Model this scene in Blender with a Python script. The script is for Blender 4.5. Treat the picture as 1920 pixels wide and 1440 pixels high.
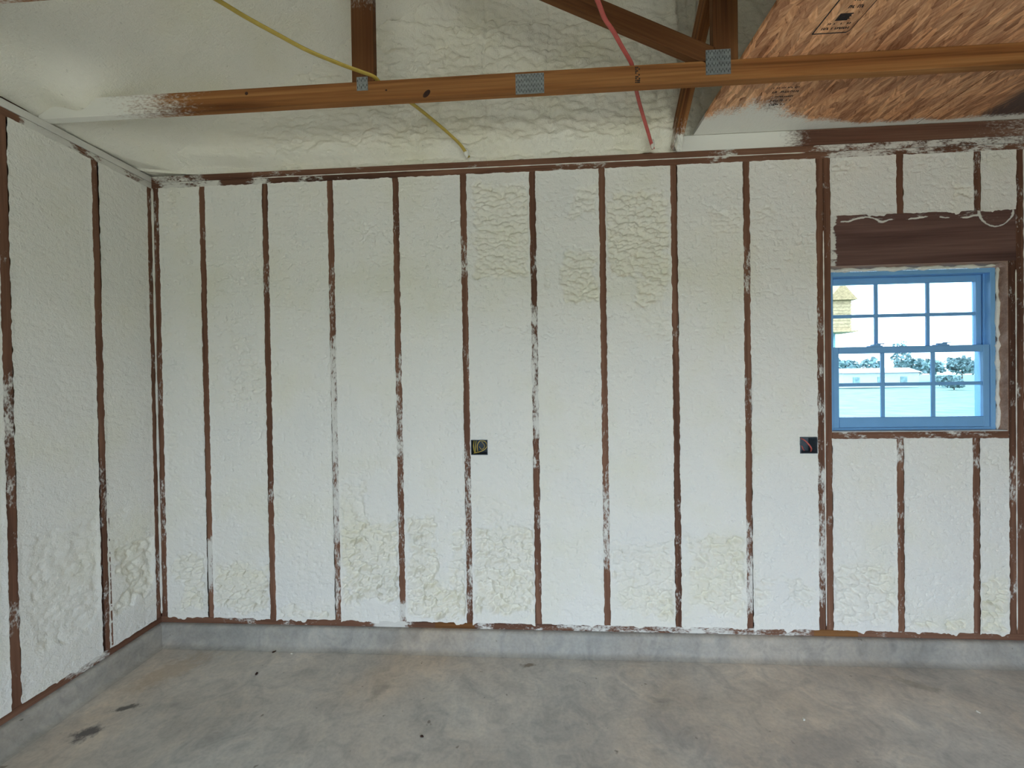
import bpy, math, random
import numpy as np
from mathutils import Matrix, Vector

for _o in list(bpy.data.objects):
    bpy.data.objects.remove(_o, do_unlink=True)
scene = bpy.context.scene
COL = scene.collection
rng = np.random.default_rng(7)
random.seed(7)

# ------------------------------------------------------------------ camera
F_PX = 779.0
CAM = Vector((2.3727, -2.4523, 1.4843))
YAW, PITCH, ROLL = 0.0606, -0.0092, -0.0151
_f = Vector((-math.sin(YAW) * math.cos(PITCH), math.cos(YAW) * math.cos(PITCH), math.sin(PITCH)))
_r = Vector((math.cos(YAW), math.sin(YAW), 0.0))
_u = _r.cross(_f)
_r2 = _r * math.cos(ROLL) + _u * math.sin(ROLL)
_u2 = -_r * math.sin(ROLL) + _u * math.cos(ROLL)
cam_data = bpy.data.cameras.new('camera')
cam_data.sensor_width = 36.0
cam_data.lens = 36.0 * F_PX / 1920.0
cam_data.clip_start = 0.05
cam_data.clip_end = 500
cam = bpy.data.objects.new('camera', cam_data)
cam.matrix_world = Matrix(((_r2.x, _u2.x, -_f.x, CAM.x), (_r2.y, _u2.y, -_f.y, CAM.y),
                           (_r2.z, _u2.z, -_f.z, CAM.z), (0, 0, 0, 1)))
COL.objects.link(cam)
scene.camera = cam

# ------------------------------------------------------------------ sky, light, exposure
world = bpy.data.worlds.new('overcast_sky')
scene.world = world
world.use_nodes = True
_nt = world.node_tree
_bg = _nt.nodes['Background']
_bg.inputs['Strength'].default_value = 6.6
_tc = _nt.nodes.new('ShaderNodeTexCoord')
_sx = _nt.nodes.new('ShaderNodeSeparateXYZ')
_rp = _nt.nodes.new('ShaderNodeValToRGB')
_rp.color_ramp.elements[0].position = 0.0
_rp.color_ramp.elements[0].color = (0.70, 0.84, 1.0, 1)
_rp.color_ramp.elements[1].position = 0.8
_rp.color_ramp.elements[1].color = (0.62, 0.79, 1.0, 1)
_nt.links.new(_tc.outputs['Generated'], _sx.inputs[0])
_nt.links.new(_sx.outputs['Z'], _rp.inputs['Fac'])
_nt.links.new(_rp.outputs['Color'], _bg.inputs['Color'])

scene.view_settings.view_transform = 'Standard'
scene.view_settings.look = 'None'
scene.view_settings.gamma = 1.0
scene.view_settings.use_curve_mapping = False
scene.view_settings.exposure = 0.38
scene.cycles.max_bounces = 8
scene.cycles.diffuse_bounces = 5
scene.cycles.caustics_reflective = False
scene.cycles.caustics_refractive = False

# the openings that let the sky in: portals only steer the sampling of the sky
def portal(name, loc, rot, sx, sy):
    l = bpy.data.lights.new(name, 'AREA')
    l.shape = 'RECTANGLE'
    l.size, l.size_y = sx, sy
    l.cycles.is_portal = True
    o = bpy.data.objects.new(name, l)
    o.location = loc
    o.rotation_euler = rot
    COL.objects.link(o)
W_ROOM, Y_FRONT = 9.8, -4.5
DOORS = [(1.5, 4.9)]
DOOR_TOP = 2.0
FLOOR_Z = -0.12
for a, b in DOORS:
    portal('door_portal', ((a + b) / 2, Y_FRONT - 0.16, (DOOR_TOP + FLOOR_Z) / 2), (math.radians(90), 0, 0), b - a, DOOR_TOP - FLOOR_Z)
portal('window_portal', (4.5, 0.2, 1.63), (math.radians(-90), 0, 0), 0.95, 0.95)

# ------------------------------------------------------------------ noise helpers
_LAT = np.random.default_rng(11).random((8, 256, 256))
def vnoise(u, v, s=0):
    L = _LAT[s % 8]
    i0 = np.floor(u).astype(int); j0 = np.floor(v).astype(int)
    fu = u - i0; fv = v - j0
    fu = fu * fu * (3 - 2 * fu); fv = fv * fv * (3 - 2 * fv)
    a = L[i0 & 255, j0 & 255]; b = L[(i0 + 1) & 255, j0 & 255]
    c = L[i0 & 255, (j0 + 1) & 255]; d = L[(i0 + 1) & 255, (j0 + 1) & 255]
    return (a * (1 - fu) + b * fu) * (1 - fv) + (c * (1 - fu) + d * fu) * fv
def fbm(u, v, s=0, o=4):
    t = 0; a = 0.5; n = 0
    for k in range(o):
        t = t + a * vnoise(u * 2 ** k + 17.3 * k, v * 2 ** k + 9.1 * k, s + k); n += a; a *= 0.5
    return t / n
_J = np.random.default_rng(5).random((3, 256, 256))
def bumps(u, v):
    """rounded overlapping lobes, one for each cell of a jittered grid"""
    iu = np.floor(u).astype(int); iv = np.floor(v).astype(int)
    best = np.full(u.shape, -1.0)
    for du in (-1, 0, 1):
        for dv in (-1, 0, 1):
            ci = (iu + du) & 255; cj = (iv + dv) & 255
            px = iu + du + _J[0, ci, cj]; py = iv + dv + _J[1, ci, cj]
            d2 = (u - px) ** 2 + (v - py) ** 2
            h = (0.55 + 0.45 * _J[2, ci, cj]) - 0.75 * d2 + 0.22 * (v - py)
            best = np.maximum(best, h)
    return np.clip(best, -0.4, 1.0)
def sstep(a, b, x):
    t = np.clip((x - a) / (b - a), 0, 1)
    return t * t * (3 - 2 * t)

# ------------------------------------------------------------------ materials
def new_mat(name, rough=0.8, spec=0.25):
    m = bpy.data.materials.new(name)
    m.use_nodes = True
    nt = m.node_tree
    b = nt.nodes['Principled BSDF']
    b.inputs['Roughness'].default_value = rough
    b.inputs['Specular IOR Level'].default_value = spec
    return m, nt, b
def N(nt, kind, **kw):
    n = nt.nodes.new(kind)
    for k, v in kw.items():
        if k.startswith('i_'):
            n.inputs[k[2:].replace('_', ' ')].default_value = v
        else:
            setattr(n, k, v)
    return n
def ramp(nt, src, stops):
    r = nt.nodes.new('ShaderNodeValToRGB')
    e = r.color_ramp.elements
    while len(e) < len(stops):
        e.new(0.5)
    for k, (p, c) in enumerate(stops):
        e[k].position = p
        e[k].color = (*c, 1) if len(c) == 3 else c
    nt.links.new(src, r.inputs['Fac'])
    return r.outputs['Color']
def mathn(nt, op, a, b=None, c=None, clamp=False):
    n = nt.nodes.new('ShaderNodeMath'); n.operation = op; n.use_clamp = clamp
    for k, x in enumerate((a, b, c)):
        if x is None: continue
        if isinstance(x, (int, float)): n.inputs[k].default_value = x
        else: nt.links.new(x, n.inputs[k])
    return n.outputs[0]
def mixc(nt, fac, a, b, mode='MIX'):
    n = nt.nodes.new('ShaderNodeMix'); n.data_type = 'RGBA'; n.blend_type = mode
    for sock, x in ((n.inputs['Factor'], fac), (n.inputs['A'], a), (n.inputs['B'], b)):
        if isinstance(x, (int, float)): sock.default_value = x
        elif isinstance(x, tuple): sock.default_value = (*x, 1)
        else: nt.links.new(x, sock)
    return n.outputs['Result']
def noise(nt, vec, scale, detail=3, rough=0.55, dist=0.0):
    n = nt.nodes.new('ShaderNodeTexNoise')
    n.inputs['Scale'].default_value = scale
    n.inputs['Detail'].default_value = detail
    n.inputs['Roughness'].default_value = rough
    n.inputs['Distortion'].default_value = dist
    nt.links.new(vec, n.inputs['Vector'])
    return n.outputs['Fac']
def coords(nt, scale=(1, 1, 1), per_object=True, kind='Object'):
    tc = nt.nodes.new('ShaderNodeTexCoord')
    mp = nt.nodes.new('ShaderNodeMapping')
    mp.inputs['Scale'].default_value = scale
    nt.links.new(tc.outputs[kind], mp.inputs['Vector'])
    if per_object:
        oi = nt.nodes.new('ShaderNodeObjectInfo')
        r = mathn(nt, 'MULTIPLY', oi.outputs['Random'], 37.0)
        cx = nt.nodes.new('ShaderNodeCombineXYZ')
        for k in range(3): nt.links.new(r, cx.inputs[k])
        nt.links.new(cx.outputs[0], mp.inputs['Location'])
    return mp.outputs['Vector']
def bump(nt, bsdf, height, strength, distance):
    b = nt.nodes.new('ShaderNodeBump')
    b.inputs['Strength'].default_value = strength
    b.inputs['Distance'].default_value = distance
    nt.links.new(height, b.inputs['Height'])
    nt.links.new(b.outputs['Normal'], bsdf.inputs['Normal'])
def attr(nt, name):
    a = nt.nodes.new('ShaderNodeAttribute')
    a.attribute_name = name
    return a.outputs['Fac']

FOAM_CUT = (0.84, 0.815, 0.75)
FOAM_SKIN = (0.84, 0.80, 0.68)
def make_foam():
    m, nt, b = new_mat('spray_foam', 0.75, 0.2)
    v = coords(nt, per_object=False)
    c = mixc(nt, attr(nt, 'skin'), FOAM_CUT, FOAM_SKIN)
    mott = noise(nt, v, 2.2, 4)
    tint = ramp(nt, mott, [(0.3, (0.97, 0.965, 0.90)), (0.5, (1, 1, 1)), (0.7, (0.97, 0.98, 1.0))])
    c = mixc(nt, 1.0, c, tint, 'MULTIPLY')
    speck = noise(nt, v, 55, 2)
    spk = ramp(nt, speck, [(0.24, (0.62, 0.62, 0.58)), (0.30, (1, 1, 1))])
    c = mixc(nt, 0.6, c, spk, 'MULTIPLY')
    nt.links.new(c, b.inputs['Base Color'])
    h = mathn(nt, 'ADD', noise(nt, v, 130, 3), mathn(nt, 'MULTIPLY', noise(nt, v, 38, 3), 1.5))
    bump(nt, b, h, 0.6, 0.006)
    return m
MAT_FOAM = make_foam()

def make_wood(name, dark, mid, light, grain=11.0, soft=False):
    m, nt, b = new_mat(name, 0.75, 0.2)
    v = coords(nt, (0.55, grain, grain))
    g1 = noise(nt, v, 1.0, 4, 0.6, 1.2)
    col = ramp(nt, g1, [(0.30, dark), (0.48, mid), (0.68, light)])
    v2 = coords(nt, (2.0, 120, 120))
    fine = ramp(nt, noise(nt, v2, 1.0, 3), [(0.3, (0.72, 0.72, 0.72)), (0.6, (1.05, 1.05, 1.05))])
    col = mixc(nt, 0.7, col, fine, 'MULTIPLY')
    # foam smeared and misted over the wood where the attribute says so
    res = attr(nt, 'res')
    v3 = coords(nt, (9, 22, 22))
    n1 = noise(nt, v3, 1.0, 6, 0.68)
    v4 = coords(nt, (60, 130, 130))
    n2 = noise(nt, v4, 1.0, 2)
    s = mathn(nt, 'ADD', mathn(nt, 'MULTIPLY', mathn(nt, 'SUBTRACT', n1, 0.5), 0.55 if soft else 1.7),
              mathn(nt, 'MULTIPLY', mathn(nt, 'SUBTRACT', n2, 0.5), 0.9 if soft else 0.7))
    s = mathn(nt, 'ADD', s, res)
    mp = nt.nodes.new('ShaderNodeMapRange'); mp.interpolation_type = 'SMOOTHSTEP'
    nt.links.new(s, mp.inputs['Value'])
    mp.inputs['From Min'].default_value = 0.25 if soft else 0.42
    mp.inputs['From Max'].default_value = 0.95 if soft else 0.78
    smear = mixc(nt, n1, (0.76, 0.74, 0.68) if soft else (0.56, 0.53, 0.50), (0.82, 0.80, 0.72))
    col = mixc(nt, mp.outputs['Result'], col, smear)
    nt.links.new(col, b.inputs['Base Color'])
    hh = mathn(nt, 'ADD', mathn(nt, 'MULTIPLY', mp.outputs['Result'], 1.4), mathn(nt, 'MULTIPLY', n1, 0.5))
    bump(nt, b, hh, 0.5, 0.003)
    return m
MAT_STUD = make_wood('stud_wood', (0.085, 0.039, 0.024), (0.17, 0.080, 0.048), (0.25, 0.128, 0.08))
MAT_TRUSS = make_wood('truss_pine', (0.12, 0.040, 0.011), (0.26, 0.105, 0.032), (0.38, 0.175, 0.06), 16.0, True)
MAT_HEADER = make_wood('header_wood', (0.075, 0.040, 0.034), (0.13, 0.070, 0.058), (0.185, 0.105, 0.085), 7.0)
MAT_SCRAPED = make_wood('scraped_orange_wood', (0.11, 0.045, 0.014), (0.20, 0.085, 0.026), (0.27, 0.125, 0.045))
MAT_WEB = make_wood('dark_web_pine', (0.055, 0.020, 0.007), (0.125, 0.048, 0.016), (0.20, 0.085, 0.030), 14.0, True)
MAT_RIM = make_wood('rim_board_wood', (0.075, 0.035, 0.022), (0.15, 0.07, 0.045), (0.21, 0.11, 0.07), 8.0, True)
MAT_LIT_JAMB = make_wood('lit_jamb_wood', (0.30, 0.17, 0.12), (0.46, 0.29, 0.21), (0.58, 0.40, 0.31), 7.0)  # lighter stud wood, daylight on the window reveals put into its colour

def make_osb():
    m, nt, b = new_mat('osb', 0.7, 0.25)
    tc = nt.nodes.new('ShaderNodeTexCoord')
    def layer(sx, sy, seed):
        mp = nt.nodes.new('ShaderNodeMapping')
        mp.inputs['Scale'].default_value = (sx, sy, 1)
        mp.inputs['Location'].default_value = (seed, seed * 2.3, 0)
        nt.links.new(tc.outputs['Object'], mp.inputs['Vector'])
        vo = nt.nodes.new('ShaderNodeTexVoronoi'); vo.voronoi_dimensions = '2D'
        vo.inputs['Scale'].default_value = 1.0
        vo.inputs['Randomness'].default_value = 1.0
        nt.links.new(mp.outputs['Vector'], vo.inputs['Vector'])
        sc = nt.nodes.new('ShaderNodeSeparateColor')
        nt.links.new(vo.outputs['Color'], sc.inputs[0])
        ang = mathn(nt, 'MULTIPLY', mathn(nt, 'SUBTRACT', sc.outputs[0], 0.5), 1.5)
        ro = nt.nodes.new('ShaderNodeVectorRotate'); ro.rotation_type = 'Z_AXIS'
        nt.links.new(tc.outputs['Object'], ro.inputs['Vector'])
        nt.links.new(ang, ro.inputs['Angle'])
        m2 = nt.nodes.new('ShaderNodeMapping')
        m2.inputs['Scale'].default_value = (90, 11, 1)
        nt.links.new(ro.outputs['Vector'], m2.inputs['Vector'])
        return sc.outputs[1], noise(nt, m2.outputs['Vector'], 1.0, 3, 0.6, 0.4), vo.outputs['Distance']
    t1, g1, d1 = layer(44, 13, 1.7)
    t2, g2, d2 = layer(24, 8, 8.2)
    mixg = mathn(nt, 'ADD', mathn(nt, 'MULTIPLY', g1, 0.62), mathn(nt, 'MULTIPLY', g2, 0.38))
    col = ramp(nt, mixg, [(0.31, (0.20, 0.09, 0.045)), (0.41, (0.54, 0.28, 0.15)), (0.53, (0.72, 0.42, 0.24)), (0.70, (0.88, 0.60, 0.38))])
    tn = ramp(nt, t1, [(0.0, (0.58, 0.50, 0.45)), (0.45, (0.95, 0.94, 0.93)), (1.0, (1.25, 1.22, 1.15))])
    tn2 = ramp(nt, t2, [(0.0, (0.85, 0.8, 0.78)), (1.0, (1.08, 1.08, 1.05))])
    col = mixc(nt, 1.0, col, tn, 'MULTIPLY')
    col = mixc(nt, 1.0, col, tn2, 'MULTIPLY')
    big = noise(nt, tc.outputs['Object'], 1.6, 3)
    col = mixc(nt, 1.0, col, ramp(nt, big, [(0.3, (0.82, 0.72, 0.66)), (0.7, (1.06, 1.06, 1.06))]), 'MULTIPLY')
    # dark weather stain with its own ragged shape
    st = attr(nt, 'stain')
    stn = mathn(nt, 'ADD', st, mathn(nt, 'MULTIPLY', mathn(nt, 'SUBTRACT', g2, 0.5), 0.9))
    col = mixc(nt, mathn(nt, 'MULTIPLY', mathn(nt, 'SUBTRACT', stn, 0.4, clamp=True), 2.0, clamp=True), col, (0.10, 0.065, 0.055))
    # foam mist
    res = attr(nt, 'res')
    fine = noise(nt, tc.outputs['Object'], 120, 3)
    s = mathn(nt, 'ADD', res, mathn(nt, 'MULTIPLY', mathn(nt, 'SUBTRACT', fine, 0.5), 0.9))
    s = mathn(nt, 'ADD', s, mathn(nt, 'MULTIPLY', mathn(nt, 'SUBTRACT', noise(nt, tc.outputs['Object'], 9, 4), 0.5), 0.8))
    mp = nt.nodes.new('ShaderNodeMapRange'); mp.interpolation_type = 'SMOOTHSTEP'
    nt.links.new(s, mp.inputs['Value'])
    mp.inputs['From Min'].default_value = 0.3
    mp.inputs['From Max'].default_value = 0.8
    col = mixc(nt, mp.outputs['Result'], col, (0.82, 0.80, 0.73))
    nt.links.new(col, b.inputs['Base Color'])
    bump(nt, b, mathn(nt, 'ADD', mixg, mathn(nt, 'MULTIPLY', t1, 0.35)), 0.7, 0.006)
    return m
MAT_OSB = make_osb()

def make_concrete(name, base, stains=()):
    m, nt, b = new_mat(name, 0.62, 0.35)
    tc = nt.nodes.new('ShaderNodeTexCoord')
    v = tc.outputs['Object']
    n1 = noise(nt, v, 1.5, 6, 0.62, 0.8)
    n2 = noise(nt, v, 7.0, 5, 0.6, 1.5)
    n3 = noise(nt, v, 60, 3)
    k = [tuple(c * f for c in base) for f in (0.74, 0.93, 1.04, 1.24)]
    col = ramp(nt, n1, [(0.30, k[0]), (0.45, k[1]), (0.58, k[2]), (0.75, k[3])])
    col = mixc(nt, 0.85, col, ramp(nt, n2, [(0.3, (0.74, 0.75, 0.76)), (0.5, (1, 1, 1)), (0.72, (1.2, 1.17, 1.12))]), 'MULTIPLY')
    warm = noise(nt, v, 0.9, 3, 0.5, 0.5)
    col = mixc(nt, 0.8, col, ramp(nt, warm, [(0.38, (0.95, 1.0, 1.04)), (0.55, (1, 1, 1)), (0.72, (1.12, 1.0, 0.88))]), 'MULTIPLY')
    # pale trowel swirls and thin dark scratches
    mp = nt.nodes.new('ShaderNodeMapping'); mp.inputs['Scale'].default_value = (3.0, 9.0, 1); mp.inputs['Rotation'].default_value = (0, 0, 0.5)
    nt.links.new(v, mp.inputs['Vector'])
    sw = noise(nt, mp.outputs['Vector'], 1.6, 5, 0.7, 2.5)
    col = mixc(nt, 0.7, col, ramp(nt, sw, [(0.30, (0.84, 0.83, 0.82)), (0.40, (1, 1, 1)), (0.62, (1, 1, 1)), (0.72, (1.22, 1.2, 1.16))]), 'MULTIPLY')
    col = mixc(nt, 0.5, col, ramp(nt, n3, [(0.3, (0.8, 0.8, 0.8)), (0.6, (1.05, 1.05, 1.05))]), 'MULTIPLY')
    dk = noise(nt, v, 22, 2)
    col = mixc(nt, 0.8, col, ramp(nt, dk, [(0.22, (0.4, 0.37, 0.33)), (0.27, (1, 1, 1))]), 'MULTIPLY')
    for (sx, sy, rx, ry, rot, tone, amt) in stains:
        mp = nt.nodes.new('ShaderNodeMapping'); mp.vector_type = 'TEXTURE'
        mp.inputs['Location'].default_value = (sx, sy, FLOOR_Z)
        mp.inputs['Rotation'].default_value = (0, 0, rot)
        mp.inputs['Scale'].default_value = (rx, ry, 1)
        nt.links.new(v, mp.inputs['Vector'])
        le = nt.nodes.new('ShaderNodeVectorMath'); le.operation = 'LENGTH'
        nt.links.new(mp.outputs['Vector'], le.inputs[0])
        d = mathn(nt, 'ADD', le.outputs['Value'], mathn(nt, 'MULTIPLY', mathn(nt, 'SUBTRACT', noise(nt, v, 24, 5, 0.7), 0.5), 2.6))
        f = mathn(nt, 'MULTIPLY', mathn(nt, 'SUBTRACT', 1.1, d, clamp=True), 1.6, clamp=True)
        col = mixc(nt, mathn(nt, 'MULTIPLY', f, amt), col, tone)
    nt.links.new(col, b.inputs['Base Color'])
    nt.links.new(ramp(nt, n2, [(0.3, (0.5, 0.5, 0.5)), (0.7, (0.72, 0.72, 0.72))]), b.inputs['Roughness'])
    bump(nt, b, mathn(nt, 'ADD', n2, mathn(nt, 'MULTIPLY', n3, 0.4)), 0.25, 0.006)
    return m
CONC = (0.52, 0.475, 0.42)
MAT_FLOOR = make_concrete('floor_concrete', CONC, (
    (0.265, -0.672, 0.062, 0.050, 0.5, (0.085, 0.075, 0.075), 0.9),
    (0.310, -0.515, 0.070, 0.018, 0.4, (0.075, 0.068, 0.062), 0.85),
    (0.30, -0.25, 0.22, 0.10, 0.9, (0.40, 0.30, 0.20), 0.5),
    (1.53, -0.36, 0.10, 0.028, 1.1, (0.28, 0.24, 0.20), 0.5),
    (2.30, -0.13, 0.05, 0.018, 0.1, (0.14, 0.105, 0.07), 0.75),
    (4.30, -0.20, 0.10, 0.04, -0.5, (0.22, 0.19, 0.14), 0.45),
    (2.55, -0.80, 0.02, 0.05, 0.1, (0.24, 0.16, 0.12), 0.6),
    (3.55, -0.62, 0.30, 0.12, 0.3, (0.28, 0.26, 0.25), 0.35),
    (3.0, -0.55, 0.35, 0.09, -0.6, (0.30, 0.27, 0.25), 0.35)))
MAT_CURB = make_concrete('curb_concrete', (0.36, 0.335, 0.295))
MAT_DRIVE = make_concrete('driveway_bounce_concrete', (0.90, 0.76, 0.56))  # very pale and warm, brightened to bounce light up to the ceiling

def simple(name, col, rough=0.6, spec=0.3, metal=0.0, var=0.12, scale=20):
    m, nt, b = new_mat(name, rough, spec)
    b.inputs['Metallic'].default_value = metal
    v = coords(nt)
    n = noise(nt, v, scale, 3)
    c = mixc(nt, 1.0, tuple(col), ramp(nt, n, [(0.3, (1 - var,) * 3), (0.7, (1 + var,) * 3)]), 'MULTIPLY')
    nt.links.new(c, b.inputs['Base Color'])
    return m
MAT_GALV = simple('galvanised_steel', (0.30, 0.32, 0.32), 0.5, 0.4, 0.55, 0.2, 60)
MAT_SLOT = simple('punched_slot', (0.03, 0.03, 0.03), 0.8)
MAT_INK = simple('black_ink', (0.025, 0.02, 0.02), 0.8)
MAT_KNOT_SEAM = simple('pine_knot_and_seam_shade', (0.035, 0.012, 0.006), 0.6, 0.3, 0, 0.4, 60)
MAT_YELLOW = simple('yellow_cable', (0.50, 0.36, 0.07), 0.45, 0.4, 0, 0.1, 40)
MAT_RED = simple('red_cable', (0.52, 0.11, 0.09), 0.45, 0.4, 0, 0.1, 40)
MAT_VINYL_SKYTINT = simple('sky_tinted_vinyl', (0.20, 0.43, 0.72), 0.4, 0.4, 0, 0.04, 8)  # white vinyl with the blue of sky glow and flare painted in
MAT_BOX = simple('dark_plastic_box', (0.045, 0.06, 0.075), 0.5, 0.4, 0, 0.2, 50)
MAT_BOXGREY = simple('grey_plastic_box', (0.10, 0.12, 0.14), 0.5, 0.4, 0, 0.2, 50)
MAT_SHEATH = simple('wall_sheathing', (0.30, 0.19, 0.10), 0.8)
MAT_PAINT = simple('white_lining', (0.72, 0.73, 0.69), 0.8, 0.2, 0, 0.05, 3)
MAT_GRASS = simple('mown_grass', (0.13, 0.21, 0.18), 0.9, 0.1, 0, 0.25, 0.9)
MAT_LEAF = simple('tree_leaves', (0.15, 0.235, 0.24), 0.8, 0.2, 0, 0.35, 3)
MAT_BARK = simple('tree_bark', (0.12, 0.09, 0.07), 0.9, 0.1)
MAT_WHITEBARN = simple('pale_metal_siding', (0.34, 0.38, 0.38), 0.6, 0.3, 0, 0.05, 3)
MAT_TAN = simple('tan_boards', (0.34, 0.25, 0.14), 0.7, 0.2, 0, 0.3, 14)
MAT_TANROOF = simple('tan_shingles', (0.30, 0.21, 0.11), 0.8, 0.2, 0, 0.3, 20)
MAT_POST = simple('weathered_post', (0.16, 0.30, 0.34), 0.7)
def make_glass():
    m = bpy.data.materials.new('window_glass'); m.use_nodes = True
    nt = m.node_tree
    for n in list(nt.nodes): nt.nodes.remove(n)
    out = nt.nodes.new('ShaderNodeOutputMaterial')
    tr = nt.nodes.new('ShaderNodeBsdfTransparent'); tr.inputs['Color'].default_value = (0.93, 0.98, 0.99, 1)
    gl = nt.nodes.new('ShaderNodeBsdfGlossy'); gl.inputs['Roughness'].default_value = 0.02
    fr = nt.nodes.new('ShaderNodeFresnel'); fr.inputs['IOR'].default_value = 1.4
    mx = nt.nodes.new('ShaderNodeMixShader')
    sp = noise(nt, coords(nt), 3, 2)
    f2 = mathn(nt, 'MULTIPLY', fr.outputs[0], mathn(nt, 'ADD', sp, 0.4))
    nt.links.new(f2, mx.inputs[0]); nt.links.new(tr.outputs[0], mx.inputs[1]); nt.links.new(gl.outputs[0], mx.inputs[2])
    nt.links.new(mx.outputs[0], out.inputs['Surface'])
    return m
MAT_GLASS = make_glass()

# ------------------------------------------------------------------ object helpers
def link(o, parent=None):
    COL.objects.link(o)
    if parent is not None:
        o.parent = parent
    return o
def tag(o, label=None, cat=None, group=None, kind=None):
    if label: o['label'] = label
    if cat: o['category'] = cat
    if group: o['group'] = group
    if kind: o['kind'] = kind
    return o
def empty(name, loc=(0, 0, 0)):
    o = bpy.data.objects.new(name, None)
    o.location = loc
    o.empty_display_size = 0.1
    return link(o)
def from_np(name, verts, quads, mat, parent=None, attrs=None, smooth=True):
    me = bpy.data.meshes.new(name)
    verts = np.asarray(verts, dtype=np.float32); quads = np.asarray(quads, dtype=np.int32)
    me.vertices.add(len(verts)); me.vertices.foreach_set('co', verts.ravel())
    me.loops.add(quads.size); me.loops.foreach_set('vertex_index', quads.ravel())
    me.polygons.add(len(quads))
    me.polygons.foreach_set('loop_start', np.arange(len(quads), dtype=np.int32) * 4)
    me.polygons.foreach_set('loop_total', np.full(len(quads), 4, dtype=np.int32))
    me.polygons.foreach_set('use_smooth', np.full(len(quads), smooth, dtype=bool))
    for k, a in (attrs or {}).items():
        at = me.attributes.new(k, 'FLOAT', 'POINT')
        at.data.foreach_set('value', np.asarray(a, dtype=np.float32).ravel())
    me.update(calc_edges=True)
    me.materials.append(mat)
    o = bpy.data.objects.new(name, me)
    return link(o, parent)
def from_py(name, verts, faces, mat, parent=None, smooth=False):
    me = bpy.data.meshes.new(name)
    me.from_pydata([tuple(v) for v in verts], [], [tuple(f) for f in faces])
    if smooth:
        for p in me.polygons: p.use_smooth = True
    me.update()
    me.materials.append(mat)
    return link(bpy.data.objects.new(name, me), parent)
class MB:
    """collects convex pieces into one mesh"""
    def __init__(s): s.v = []; s.f = []
    def box(s, x0, x1, y0, y1, z0, z1, c=0.0):
        if c <= 0:
            n = len(s.v)
            s.v += [(x0, y0, z0), (x1, y0, z0), (x1, y1, z0), (x0, y1, z0), (x0, y0, z1), (x1, y0, z1), (x1, y1, z1), (x0, y1, z1)]
            s.f += [tuple(n + i for i in q) for q in ((3, 2, 1, 0), (4, 5, 6, 7), (0, 1, 5, 4), (1, 2, 6, 5), (2, 3, 7, 6), (3, 0, 4, 7))]
        else:   # long edges chamfered on the longest axis
            d = (x1 - x0, y1 - y0, z1 - z0); ax = d.index(max(d))
            lo, hi = [(x0, x1), (y0, y1), (z0, z1)][ax]
            (a0, a1), (b0, b1) = [[(x0, x1), (y0, y1), (z0, z1)][i] for i in range(3) if i != ax]
            ring = [(a0 + c, b0), (a1 - c, b0), (a1, b0 + c), (a1, b1 - c), (a1 - c, b1), (a0 + c, b1), (a0, b1 - c), (a0, b0 + c)]
            n = len(s.v)
            for t in (lo, hi):
                for (p, q) in ring:
                    w = [p, q]; w.insert(ax, t); s.v.append(tuple(w))
            flip = ax == 1
            for i in range(8):
                q = (n + i, n + (i + 1) % 8, n + 8 + (i + 1) % 8, n + 8 + i)
                s.f.append(q[::-1] if flip else q)
            e0 = tuple(n + 7 - i for i in range(8)); e1 = tuple(n + 8 + i for i in range(8))
            s.f += [e0[::-1], e1[::-1]] if flip else [e0, e1]
        return s
    def build(s, name, mat, parent=None, smooth=False): return from_py(name, s.v, s.f, mat, parent, smooth)

def lumber(name, p0, p1, face_w, depth, front, mat, parent, res=None, seg=0.05, chamfer=0.0016, fresh=None):
    """a board from p0 to p1 (centre line of its FRONT face); local X runs along it, local Z across the face, -Y is the front"""
    p0 = Vector(p0); p1 = Vector(p1)
    ex = (p1 - p0); L = ex.length; ex.normalize()
    fr = Vector(front).normalized()
    ez = ex.cross(-fr).normalized() if True else None
    ey = ez.cross(ex)          # ey = -front
    c = chamfer; w = face_w / 2
    ring = [(0, -w + c), (0, w - c), (c, w), (depth - c, w), (depth, w - c), (depth, -w + c), (depth - c, -w), (c, -w)]
    n = max(1, int(math.ceil(L / seg)))
    V = []; R = []
    for i in range(n + 1):
        t = L * i / n
        r = res(t, L) if callable(res) else (res or 0.0)
        for (y, z) in ring:
            V.append((t, y, z)); R.append(r)
    Fq = []
    for i in range(n):
        for k in range(8):
            a = i * 8 + k; b = i * 8 + (k + 1) % 8
            Fq.append((a, a + 8, b + 8, b))
    me = bpy.data.meshes.new(name)
    faces = [tuple(q) for q in Fq] + [tuple(range(8)), tuple(n * 8 + 7 - k for k in range(8))]
    me.from_pydata(V, [], faces)
    at = me.attributes.new('res', 'FLOAT', 'POINT')
    at.data.foreach_set('value', np.asarray(R, dtype=np.float32))
    me.update(); me.materials.append(mat)
    if fresh:
        me.materials.append(fresh[0])
        for i in range(n):
            if any(a <= L * (i + 0.5) / n <= b for a, b in fresh[1]):
                for k in range(8): me.polygons[i * 8 + k].material_index = 1
    o = bpy.data.objects.new(name, me)
    o.matrix_world = Matrix(((ex.x, ey.x, ez.x, p0.x), (ex.y, ey.y, ez.y, p0.y), (ex.z, ey.z, ez.z, p0.z), (0, 0, 0, 1)))
    return link(o, parent)
def bands(base, *segs):
    """residue along a board: base level plus (from, to, level) stretches with soft ends"""
    def f(t, L):
        r = base
        for a, b, v in segs:
            k = float(sstep(a - 0.06, a + 0.06, t) * (1 - sstep(b - 0.06, b + 0.06, t)))
            r = r * (1 - k) + v * k
        return r
    return f

H = 2.7816            # top of the wall plates above the underside of the sole plate
T = 0.0381            # board thickness
PLATE_B = H - 2 * T   # underside of the lower top plate
WALL_D = 0.14

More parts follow.
